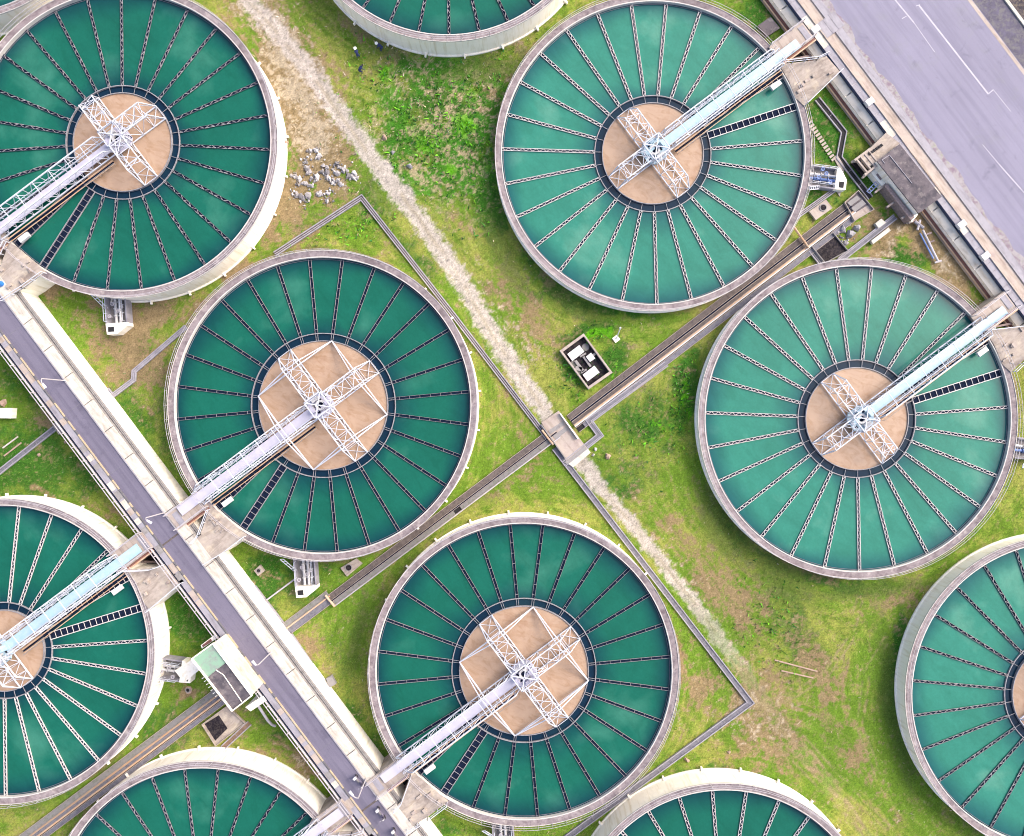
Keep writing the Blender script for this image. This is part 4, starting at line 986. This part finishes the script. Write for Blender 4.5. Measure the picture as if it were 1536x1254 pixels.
for cx_, cy_, sp in clusters:
    for j in range(12):
        x_, y_ = cx_ + rnd.gauss(0, sp * .55), cy_ + rnd.gauss(0, sp * .5); k_ = rnd.randrange(8)
        if rk_used[k_]: o = rk_p[k_].copy(); COL.objects.link(o)
        else: o = rk_p[k_]; rk_used[k_] = True
        if j > 7: x_, y_ = x_ + rnd.gauss(0, 8), y_ + rnd.gauss(0, 8)
        o.location = W(x_, y_, 0); sz = (.09 if j > 7 else 1) and rnd.choice((.13, .18, .24, .30, .44)) * rnd.uniform(.8, 1.2) * (.55 if j > 7 else 1); o.scale = (sz, sz * rnd.uniform(.5, 1.1), sz * .8); o.rotation_euler = (rnd.uniform(-.5, .5), rnd.uniform(-.5, .5), rnd.uniform(0, 6.28))
        tag(o, 'jagged grey white rock in the pile right of the upper left tank', 'rock', 'rock pile beside the upper left tank')
for j in range(26):
    x_, y_ = 1268 + rnd.gauss(0, 9), 354 + rnd.gauss(0, 9); o = rk_p[j % 8].copy(); COL.objects.link(o); sz = rnd.uniform(.1, .32); o.location = W(x_, y_, 0); o.scale = (sz, sz * .8, sz * .8); o.rotation_euler = (0, 0, rnd.uniform(0, 6.28))
    tag(o, 'broken grey stone in the rubble heap beside the black sludge pit', 'rock', 'rubble heap beside the black pit')
for x_, y_, sz, mm, lab in ((577, 206, .4, M_rockp, 'round pink boulder at the left edge of the weedy mound'), (893, 673.5, .3, M_white, 'white stone ball right of the track crossing, upper of two'), (890, 682.5, .3, M_white, 'white stone ball right of the track crossing, lower of two'),
        (590, 229, .35, M_rock, 'grey rock at the foot of the weedy mound beside the track'), (615, 250, .5, M_rock, 'larger broken grey rock in the weeds right of the dirt track'), (912, 684, .45, M_rockp, 'pink broken lump in the grass right of the track crossing'),
        (58, 682, .25, M_rockp, 'small pale stone on the lawn below the left edge drain'), (98, 663, .2, M_rockp, 'small pale stone near the roadway foot at left'), (1093, 1128, .25, M_rockp, 'upright pinkish stone in grass above the bottom edge tank'), (1030, 1140, .4, M_rockp, 'pinkish stone heap beside the drain near the bottom edge tank'),
        (429, 214, .35, M_rockp, 'pink stone leaning on the wall of the upper left tank'), (5, 604, .5, M_rockp, 'pink rubble behind the cream slab at the left edge'), (1263, 344, .55, M_rock, 'grey rubble lump on the heap beside the black pit'), (1275, 352, .6, M_rock, 'larger grey rubble lump, middle of the heap beside the black pit'),
        (1268, 366, .5, M_rock, 'grey rubble lump at the lower end of the heap beside the black pit'), (1285, 342, .5, M_rock, 'grey rubble lump nearest the white slabs in the heap')):
    o = rock_mesh(int(x_), sz, None).build('rock', mm); o.location = W(x_, y_, 0); tag(o, lab, 'rock')
for i, (x_, y_, lab) in enumerate(((1020, 660, 'a'), )): pass
for a, c_, lab in (((1162, 990), (1226, 1007), 'upper of two long pale planks lying in the grass at lower right'), ((1172, 1006), (1220, 1017), 'lower of two long pale planks lying in the grass at lower right'),
                   ((4, 672), (27, 655), 'white weathered plank in the grass at the left edge'), ((6, 684), (32, 664), 'thin pale plank below the white plank at the left edge')):
    o = MB().beam(W(*a, .08), W(*c_, .08), .16, .08).build('plank', M_rockp if 'pale' in lab else M_white); tag(o, lab, 'plank')

# ------------------------------------------------------------------ ground sheet: lawn, soil, track and some tank wall shade painted by place
def vnoise(x, y, sc, seed):
    rs_ = np.random.RandomState(seed); g = rs_.rand(256, 256); x = x / sc + 37.3 * seed; y = y / sc + 11.7 * seed
    xi = np.floor(x).astype(int); yi = np.floor(y).astype(int); fx = x - xi; fy = y - yi; fx = fx * fx * (3 - 2 * fx); fy = fy * fy * (3 - 2 * fy)
    a = g[xi % 256, yi % 256]; b_ = g[(xi + 1) % 256, yi % 256]; c_ = g[xi % 256, (yi + 1) % 256]; d_ = g[(xi + 1) % 256, (yi + 1) % 256]
    return (a * (1 - fx) + b_ * fx) * (1 - fy) + (c_ * (1 - fx) + d_ * fx) * fy
def fbm(x, y, sc, seed, o=4, g=.55):
    t_ = 0; a = 1; n_ = 0
    for i in range(o): t_ = t_ + a * vnoise(x, y, sc / 2 ** i, seed + i * 13); n_ += a; a *= g
    return t_ / n_
def segd(X, Y, pts):
    D = np.full(X.shape, 1e9); T = np.zeros(X.shape); acc = 0
    for (ax, ay), (bx, by) in zip(pts[:-1], pts[1:]):
        L_ = math.hypot(bx - ax, by - ay); u = np.clip(((X - ax) * (bx - ax) + (Y - ay) * (by - ay)) / L_ ** 2, 0, 1)
        dd = np.hypot(X - ax - u * (bx - ax), Y - ay - u * (by - ay)); sgn = np.sign((X - ax) * (by - ay) - (Y - ay) * (bx - ax))
        mk = dd < np.abs(D); D = np.where(mk, dd * np.where(sgn == 0, 1, sgn), D); T = np.where(mk, acc + u * L_, T); acc += L_
    return D, T
TRACK = [(330, -60), (375, 0), (470, 115), (565, 245), (625, 320), (690, 420), (750, 520), (800, 595), (845, 660), (880, 705), (955, 795), (1010, 865), (1060, 930), (1110, 1000), (1160, 1075), (1230, 1160), (1300, 1254), (1360, 1340)]
def blob(X, Y, lst):
    m_ = np.zeros(X.shape)
    for cx_, cy_, rx, ry, an, st in lst:
        a = R(an); u = ((X - cx_) * math.cos(a) + (Y - cy_) * math.sin(a)) / rx; v_ = (-(X - cx_) * math.sin(a) + (Y - cy_) * math.cos(a)) / ry
        m_ = np.maximum(m_, st * np.exp(-(u * u + v_ * v_)))
    return m_
DIRT = [(450, 140, 46, 150, -25, 1.5), (490, 250, 50, 60, 0, 1.4), (190, 500, 50, 70, 0, 1.0), (1140, 1060, 60, 60, 0, .8), (1230, 1010, 26, 60, -20, .7), (1280, 1130, 22, 70, -30, .6), (1170, 1080, 30, 80, -35, .7), (1100, 880, 36, 80, -35, .6), (205, 540, 60, 42, 30, 1.1), (230, 470, 70, 26, 0, .8), (80, 440, 30, 30, 0, .6), (430, 290, 40, 60, 60, .9), (490, 265, 60, 60, 0, .9), (440, 160, 22, 130, -12, .9), (395, 40, 40, 70, -35, .8), (340, 430, 90, 14, -40, .8), (395, 350, 30, 30, 0, .7),
        (480, 330, 70, 20, -33, .4), (560, 45, 60, 30, 20, .7), (590, 90, 40, 30, 0, .5), (700, 260, 60, 30, 40, .4), (730, 110, 30, 60, 20, .55), (800, 470, 40, 90, -30, .6), (770, 430, 60, 30, 50, .5), (690, 330, 60, 18, 50, .4),
        (1430, 400, 62, 26, 52, 1.1), (1350, 345, 70, 18, -35, 1.0), (1330, 372, 50, 10, -38, 1.0), (1300, 335, 40, 20, -35, .8), (1385, 350, 40, 30, 50, 1.2), (1130, 930, 40, 80, -35, .6), (1150, 1100, 70, 60, 20, .65), (1000, 1030, 30, 70, 30, .6),
        (1060, 1040, 60, 24, -36, .6), (1010, 790, 40, 70, -40, .45), (1080, 890, 30, 90, -38, .6), (450, 985, 30, 40, 0, .3), (660, 1010, 0.1, .1, 0, 0), (1340, 900, 80, 20, -30, .45), (350, 1140, 60, 12, 10, .5), (420, 1130, 60, 40, 30, .5),
        (500, 1200, 30, 30, 0, .3), (455, 1150, 60, 14, 40, .6), (940, 1110, 90, 18, -35, .5), (1250, 1050, 50, 100, -25, .42), (280, 1035, 18, 14, 0, .9), (790, 700, 60, 20, -35, .35), (760, 620, 40, 40, 0, .35), (600, 420, 50, 20, 50, .3),
        (320, 1180, 100, 10, 12, .2), (190, 710, 40, 20, 0, .2), (120, 760, 80, 8, 15, .5), (60, 625, 12, 22, 0, .6), (640, 130, 0.1, 0.1, 0, 0), (1270, 860, 110, 12, -20, .3)]
PALE = [(425, 60, 30, 80, -35, 1.3), (455, 150, 34, 80, -30, 1.3), (480, 205, 46, 50, 0, 1.2), (380, 20, 30, 40, -35, 1.0), (500, 285, 60, 22, 0, .5), (750, 470, 30, 90, -38, .6), (800, 520, 26, 60, -35, .5), (1010, 840, 20, 70, -40, .5), (1140, 1075, 60, 50, 0, .6), (1010, 1075, 16, 30, 30, .8),
        (1425, 400, 45, 16, 52, .7), (1335, 370, 40, 9, -38, .9), (590, 120, 60, 30, 40, .4), (740, 120, 30, 50, 0, .5), (700, 190, 60, 60, 0, .35), (430, 200, 20, 60, 0, .5), (450, 1150, 50, 10, 45, .6), (1090, 960, 16, 60, -36, .5), (1120, 1210, 50, 10, 0, .3)]
LUSH_SHADE = [(690, 185, 70, 30, 40, 1.0), (620, 215, 50, 50, 0, .8), (700, 240, 50, 60, 0, .9), (640, 150, 60, 70, 0, .7), (735, 300, 30, 60, -20, 1.0), (730, 150, 30, 90, 0, .7), (650, 100, 90, 16, 8, .9), (1022, 580, 22, 70, 10, 1.1), (870, 500, 40, 18, -20, .9), (850, 560, 20, 40, -30, .7), (910, 540, 24, 40, 0, .8),
        (50, 690, 110, 90, 0, .75), (180, 650, 60, 90, 0, .6), (60, 560, 60, 60, 0, .8), (150, 720, 60, 30, 0, .8), (280, 930, 40, 50, 0, .9), (960, 640, 60, 50, 0, .6), (930, 720, 60, 40, 0, .5), (1160, 930, 60, 60, 0, .5), (1210, 980, 60, 50, 0, .5),
        (1240, 200, 40, 60, 0, 1.0), (1290, 260, 30, 30, 0, 1.2), (1230, 290, 40, 20, 0, .8), (1350, 385, 50, 14, 10, 1.2), (1450, 440, 30, 14, 45, .8), (1320, 330, 16, 16, 0, .8), (230, 1090, 60, 60, -30, .5), (430, 1100, 60, 40, 0, .6), (390, 870, 50, 40, 0, .8), (480, 870, 60, 40, 0, .5), (120, 1190, 70, 30, -20, .5),
        (900, 460, 150, 14, 10, .8), (800, 400, 16, 70, -30, .6), (1120, 800, 30, 70, -40, .5), (1240, 870, 100, 14, 10, .7), (1350, 1000, 14, 110, 0, .8), (1420, 1180, 14, 90, -35, .7), (1150, 20, 40, 50, 0, .9), (740, 20, 100, 30, -20, .3), (60, 1210, 60, 20, 0, .3),  # thin strips at wall feet: long grass, with wall shade painted in
        (240, 640, 14, 100, 0, .5), (480, 690, .1, .1, 0, 0), (530, 1050, 20, 120, -20, .5), (560, 310, 40, 40, 40, .6), (620, 380, 20, 60, -40, .5), (450, 330, 50, 14, -20, .4), (560, 1120, 40, 40, 0, .5), (1480, 700, 40, 100, 20, .4), (680, 1240, 60, 20, 0, .5), (1090, 1160, 100, 14, 0, .6)]
BRIGHT = [(690, 190, 26, 20, 20, 1.0), (640, 225, 24, 20, 0, .9), (610, 180, 20, 26, 0, .6), (730, 250, 16, 24, 0, .6), (686, 196, 16, 16, 0, 1.3), (632, 214, 12, 16, 0, 1.2), (668, 262, 10, 10, 0, 1.1), (572, 112, 20, 14, -20, .9), (700, 130, 22, 16, 0, .6), (892, 502, 16, 10, -20, 1.2), (560, 330, 30, 20, 0, .5), (1020, 600, 10, 40, 0, .8), (520, 350, 50, 20, -10, .5), (905, 560, 20, 30, 0, .5), (975, 640, 40, 40, 0, .4), (1160, 940, 40, 60, 0, .35), (860, 570, 20, 40, -20, .5)]
OLIVE_SHADE = [(1095, 790, 34, 90, -35, 1.0), (1180, 870, 70, 40, 30, .9), (1310, 885, 120, 18, -5, .8), (1335, 1060, 22, 150, -8, .9), (1440, 1200, 20, 80, -38, .9), (760, 380, 24, 90, -25, .8), (870, 460, 70, 20, 30, .8), (580, 40, 60, 40, 30, .7), (720, 105, 80, 22, -10, .9), (990, 700, 20, 60, 0, .3), (530, 960, 16, 80, 5, .8), (560, 280, 30, 60, -35, .5), (250, 640, 12, 90, 0, .6), (480, 700, .1, .1, 0, 0), (560, 1140, 26, 50, -30, .7), (740, 740, 60, 20, -30, .4), (1240, 1100, 30, 60, -30, .4), (1160, 60, 30, 40, 40, .6)]  # dark olive grass, mostly tank wall shade painted into the lawn colour
def ground_masks(X, Y):
    wx = (fbm(X, Y, 60, 5) - .5) * 46 + (fbm(X, Y, 14, 6) - .5) * 18; wy = (fbm(X, Y, 60, 7) - .5) * 46 + (fbm(X, Y, 14, 8) - .5) * 18
    Xd, Yd = X + wx, Y + wy
    return blob(Xd, Yd, DIRT), blob(Xd, Yd, PALE), blob(Xd, Yd, LUSH_SHADE), blob(Xd, Yd, BRIGHT)
def lin(r_, g_, b_): return np.array([r_, g_, b_])
def paint(X, Y):
    dirt, pale, lush_shade, bright = ground_masks(X, Y)
    # mower streaks follow the tank walls
    D1 = np.full(X.shape, 1e9); U = np.zeros(X.shape)
    for cx_, cy_, Rp, *_ in TANKS.values():
        r_ = np.hypot(X - cx_, Y - cy_); dd = r_ - Rp; mk = dd < D1; U = np.where(mk, np.arctan2(Y - cy_, X - cx_) * Rp, U); D1 = np.where(mk, dd, D1)
    st = fbm(U * .16, D1 * 1.0, 5.5, 21, 4, .7); st2 = fbm(X * .6 + Y * .8, (X * .8 - Y * .6) * 5, 60, 31, 4, .7)
    big = fbm(X, Y, 110, 41, 4); med = fbm(X, Y, 22, 42, 4, .65); fine = fbm(X, Y, 5.5, 43, 4, .8); f2 = np.random.RandomState(4).rand(*X.shape)
    sl_ = (.6 * st + .4 * st2)
    base_g = lin(.098, .178, .018); dry = lin(.205, .222, .050); lushc = lin(.022, .098, .010); brc = lin(.075, .27, .005); dirtc = lin(.19, .135, .083); palec = lin(.33, .285, .23)
    def mixc(a, b_, t_): return a * (1 - t_[..., None]) + b_ * t_[..., None]
    sm = lambda a, lo, hi: np.clip((a - lo) / (hi - lo), 0, 1) ** 2 * (3 - 2 * np.clip((a - lo) / (hi - lo), 0, 1))
    c = mixc(np.broadcast_to(base_g, X.shape + (3,)), dry, sm(big * .45 + med * .25 + sl_ * .5, .52, .74))
    c = mixc(c, lushc, sm(lush_shade * 1.25 + (med - .5) * 1.3 + (sl_ - .5) * 1.2 + (fine - .5) * .7, .22, .80) * .92)
    c = mixc(c, dirtc, sm(dirt * 1.1 + (fine - .5) * 1.3 + (sl_ - .5) * 1.4 + (med - .5) * 1.3, .26, .72) * .92)
    c = mixc(c, palec, sm(pale + (fine - .5) * 2.4 + (med - .5) * .8, .55, 1.1) * .75)
    c = mixc(c, brc, sm(bright + (fine - .5) * 1.6, .45, .9) * .8)
    mott = sm(fbm(X, Y, 7, 51, 3, .9), .62, .74); c = mixc(c, dirtc * 1.35, mott * .4)
    # dry straw scattered over the weedy mound
    wd = np.exp(-(((X - 665) / 120) ** 2 + ((Y - 190) / 130) ** 2)); wl = sm(wd + (med - .5) * .5, .25, .6) * sm(fbm(X, Y, 26, 62, 3, .7), .35, .55); c = mixc(c, lin(.040, .165, .012), wl * .85)
    c = mixc(c, lin(.30, .235, .165), sm(fine * .6 + fbm(X, Y, 30, 61, 5, .85) * .4 + wd * .12, .57, .68) * np.clip(wd * 1.6, 0, 1) * .8)
    c = mixc(c, brc, sm(bright + (fine - .5) * 1.2, .45, .8) * .75)
    c = mixc(c, lin(.062, .100, .020), sm(blob(X + (big - .5) * 40, Y + (med - .5) * 20, OLIVE_SHADE) + (sl_ - .5) * 1.0 + (fine - .5) * .5, .2, .75) * .72)  # painted shade beside the tanks, mixed in as dark olive
    # bare strip along the wall feet
    foot = np.exp(-np.clip(D1 - 0, 0, None) / 9.0); c = mixc(c, dirtc * .75, sm(foot + (fine - .5) * 1.0 + (fbm(X, Y, 60, 71) - .5) * 1.0, .55, 1.0) * .7)
    # dirt track: two stony wheel ruts
    Dt, T = segd(X, Y, TRACK); wob = (fbm(X, Y, 30, 81) - .5) * 8; d_ = np.abs(Dt + wob + (fbm(X, Y, 9, 84) - .5) * 12); fade = np.clip((1370 - T) / 200, .0, 1)
    tr = sm(1.25 - d_ / (16.0 - 4.0 * np.clip((T - 800) / 200, 0, 1)) + (fine - .5) * 1.1, .1, .75) * (.05 + .95 * fade)
    mid = np.exp(-((Dt + wob) / 3.0) ** 2) * sm(fbm(X, Y, 40, 82), .38, .55)
    trc = mixc(np.broadcast_to(lin(.36, .325, .315), X.shape + (3,)), lin(.19, .17, .18), sm(fbm(X, Y, 3, 83, 3, .9), .58, .78)); trc = mixc(trc, lin(.24, .20, .13), mid * .45); trc = trc * (.86 + .28 * fbm(X * .6 + Y * .8, (X * .8 - Y * .6) * 6, 50, 85, 3, .7))[..., None]
    c = mixc(c, trc, tr * .95)
    # tyre marks on the lower right lawn
    for pts in ([(1100, 985), (1150, 1075), (1215, 1130), (1290, 1240)], [(1290, 900), (1275, 960), (1240, 1010), (1195, 1040), (1140, 1060)], [(1330, 960), (1300, 1010), (1290, 1090), (1320, 1170)], [(1110, 1000), (1180, 1090), (1260, 1190), (1300, 1254)], [(1150, 1050), (1250, 1160), (1330, 1240)], [(1175, 1120), (1290, 1240)]):
        dd, _t = segd(X, Y, pts); c = mixc(c, lin(.22, .18, .10), np.exp(-((np.abs(dd) - 4.5) / 1.8) ** 2) * .75 * sm(fbm(X, Y, 16, 91), .35, .6))
    c = c * (.72 + .60 * fine[..., None]) * (.84 + .32 * f2[..., None]) * (.66 + .72 * sl_[..., None])
    return np.clip(c, .004, .85), lush_shade, tr, dirt
step = .145
xs = np.arange(-72, 72.01, step); ys = np.arange(-60, 60.01, step)
ext = np.array([4, 10, 20, 40, 80, 160, 320, 700, 1500.0])
xs = np.concatenate([xs[0] - ext[::-1], xs, xs[-1] + ext]); ys = np.concatenate([ys[0] - ext[::-1], ys, ys[-1] + ext])
XX, YY = np.meshgrid(xs, ys, indexing='xy'); PX = 768 + XX * 12; PY = 627 - YY * 12
colr, lushm, trm, dirtm = paint(PX, PY)
ZZ = (fbm(PX, PY, 90, 101, 4) - .5) * .10 + (fbm(PX, PY, 6, 102, 3) - .5) * .10 * (1 - trm) - .02
far = (np.abs(XX) > 73) | (np.abs(YY) > 61); ZZ = np.where(far, -.05, ZZ); colr = np.where(far[..., None], lin(.115, .175, .030), colr); ZZ = np.minimum(ZZ, .05)
ny, nx = XX.shape; co = np.stack([XX, YY, ZZ], -1).reshape(-1, 3).astype(np.float32)
idx = np.arange(ny * nx).reshape(ny, nx); fa = np.stack([idx[:-1, :-1], idx[:-1, 1:], idx[1:, 1:], idx[1:, :-1]], -1).reshape(-1, 4).astype(np.int32)
me = bpy.data.meshes.new('ground'); me.vertices.add(len(co)); me.vertices.foreach_set('co', co.ravel()); me.loops.add(fa.size); me.loops.foreach_set('vertex_index', fa.ravel())
me.polygons.add(len(fa)); me.polygons.foreach_set('loop_start', np.arange(0, fa.size, 4, dtype=np.int32)); me.polygons.foreach_set('loop_total', np.full(len(fa), 4, dtype=np.int32)); me.update(calc_edges=True)
at = me.attributes.new('soil', 'FLOAT_COLOR', 'POINT'); at.data.foreach_set('color', np.concatenate([colr.reshape(-1, 3), np.ones((len(co), 1))], 1).astype(np.float32).ravel())
gm = bpy.data.materials.new('lawn_and_soil'); gm.use_nodes = True; n = gm.node_tree; b = n.nodes['Principled BSDF']; b.inputs['Roughness'].default_value = .95; b.inputs['Specular IOR Level'].default_value = .15
a_ = n.nodes.new('ShaderNodeAttribute'); a_.attribute_name = 'soil'; tn = n.nodes.new('ShaderNodeTexNoise'); tn.inputs['Scale'].default_value = 6; tn.inputs['Detail'].default_value = 8; tn.inputs['Roughness'].default_value = .8
tcn = n.nodes.new('ShaderNodeTexCoord'); n.links.new(tcn.outputs['Object'], tn.inputs['Vector']); rp = n.nodes.new('ShaderNodeValToRGB'); rp.color_ramp.elements[0].position = .3; rp.color_ramp.elements[0].color = (.50, .50, .50, 1); rp.color_ramp.elements[1].position = .7; rp.color_ramp.elements[1].color = (1.5, 1.5, 1.4, 1)
n.links.new(tn.outputs['Fac'], rp.inputs[0]); mx = n.nodes.new('ShaderNodeMix'); mx.data_type = 'RGBA'; mx.blend_type = 'MULTIPLY'; mx.inputs[0].default_value = 1; n.links.new(a_.outputs['Color'], mx.inputs[6]); n.links.new(rp.outputs[0], mx.inputs[7]); n.links.new(mx.outputs[2], b.inputs['Base Color'])
bp = n.nodes.new('ShaderNodeBump'); bp.inputs['Strength'].default_value = .8; bp.inputs['Distance'].default_value = .12; n.links.new(tn.outputs['Fac'], bp.inputs['Height']); n.links.new(bp.outputs[0], b.inputs['Normal'])
me.materials.append(gm); go = bpy.data.objects.new('ground', me); COL.objects.link(go); go['kind'] = 'structure'

# grass and weeds: small blades, thick on the mound and along walls
def free(X, Y):
    ok = np.ones(X.shape, bool)
    for cx_, cy_, Rp, rp_, zt_, *_ in TANKS.values():
        k_ = (H - zt_) / H; ok &= np.hypot(768 + (cx_ - 768) * k_ - X, 627 + (cy_ - 627) * k_ - Y) > Rp * k_ + 2
    s_ = .6 * X + .8 * Y; t_ = .8 * X - .6 * Y
    ok &= ~((t_ > -310) & (t_ < -230)); ok &= t_ < 912; ok &= ~((s_ > 1002) & (s_ < 1047) & (t_ > -900))
    Dt, _t = segd(X, Y, TRACK); ok &= (np.abs(Dt) > 15)
    return ok
def tufts(name, n_, fn, hmin, hmax, cols, width, lab_kind='stuff'):
    rs_ = np.random.RandomState(len(name)); X = rs_.uniform(-10, 1546, n_ * 4); Y = rs_.uniform(-10, 1264, n_ * 4)
    k_ = free(X, Y) & (rs_.rand(len(X)) < fn(X, Y)); X, Y = X[k_][:n_], Y[k_][:n_]; N = len(X)
    x = (X - 768) / 12; y = -(Y - 627) / 12; a = rs_.uniform(0, 6.283, N); h = rs_.uniform(hmin, hmax, N); w_ = rs_.uniform(.5, 1, N) * width; ln = rs_.uniform(.3, 1.3, N) * h
    la = rs_.uniform(0, 6.283, N); v0 = np.stack([x - np.cos(a) * w_, y - np.sin(a) * w_, np.zeros(N)], -1); v1 = np.stack([x + np.cos(a) * w_, y + np.sin(a) * w_, np.zeros(N)], -1)
    v2 = np.stack([x + np.cos(la) * ln, y + np.sin(la) * ln, h], -1); co = np.stack([v0, v1, v2], 1).reshape(-1, 3).astype(np.float32)
    me = bpy.data.meshes.new(name); me.vertices.add(3 * N); me.vertices.foreach_set('co', co.ravel()); me.loops.add(3 * N); me.loops.foreach_set('vertex_index', np.arange(3 * N, dtype=np.int32))
    me.polygons.add(N); me.polygons.foreach_set('loop_start', np.arange(0, 3 * N, 3, dtype=np.int32)); me.polygons.foreach_set('loop_total', np.full(N, 3, dtype=np.int32)); me.update(calc_edges=True)
    ci = rs_.randint(0, len(cols), N); cc = np.array(cols)[ci] * rs_.uniform(.7, 1.35, (N, 1)); cc = np.repeat(np.concatenate([cc, np.ones((N, 1))], 1), 3, 0)
    at = me.attributes.new('tint', 'FLOAT_COLOR', 'POINT'); at.data.foreach_set('color', cc.astype(np.float32).ravel())
    m_ = bpy.data.materials.new(name + '_leaf'); m_.use_nodes = True; q = m_.node_tree; bb = q.nodes['Principled BSDF']; bb.inputs['Roughness'].default_value = .8; bb.inputs['Specular IOR Level'].default_value = .2
    ta = q.nodes.new('ShaderNodeAttribute'); ta.attribute_name = 'tint'; q.links.new(ta.outputs['Color'], bb.inputs['Base Color']); me.materials.append(m_)
    o = bpy.data.objects.new(name, me); COL.objects.link(o); o['kind'] = 'stuff'; o['label'] = lab_kind; o['category'] = 'grass'
def f_grass(X, Y):
    d_, p_, l_, b_ = ground_masks(X, Y); return np.clip(.35 + l_ * .9 - d_ * .5, .03, 1)
def f_weed(X, Y):
    wd = np.exp(-(((X - 665) / 100) ** 2 + ((Y - 190) / 120) ** 2)); b_ = blob(X, Y, BRIGHT + [(1022, 590, 14, 60, 8, 1.2)]); return np.clip(wd * .5 * (fbm(X, Y, 16, 201, 3) > .5) + b_ * .7, 0, 1)
def f_straw(X, Y):
    wd = np.exp(-(((X - 665) / 100) ** 2 + ((Y - 180) / 115) ** 2)); sc = blob(X, Y, [(470, 170, 50, 110, -20, 1.2), (425, 50, 40, 70, -35, 1.2), (590, 70, 50, 40, 0, .8), (1430, 400, 50, 20, 52, .8)]); return np.clip((wd * .6 + sc * .7) * (fbm(X, Y, 12, 203, 3, .8) > .5) + .01, 0, 1)
tufts('grass', 90000, f_grass, .06, .22, [(.07, .17, .02), (.11, .21, .03), (.18, .23, .05), (.05, .13, .02)], .045, 'short green grass growing all over the lawn')
tufts('weeds', 40000, f_weed, .2, .6, [(.09, .32, .015), (.05, .20, .03), (.13, .38, .02), (.02, .10, .02)], .14, 'tall bright green weeds on the mound and beside tank walls')
tufts('straw', 26000, f_straw, .1, .4, [(.44, .37, .27), (.36, .30, .20), (.52, .46, .38), (.22, .20, .12)], .07, 'dry straw and dead stalks among the weeds')
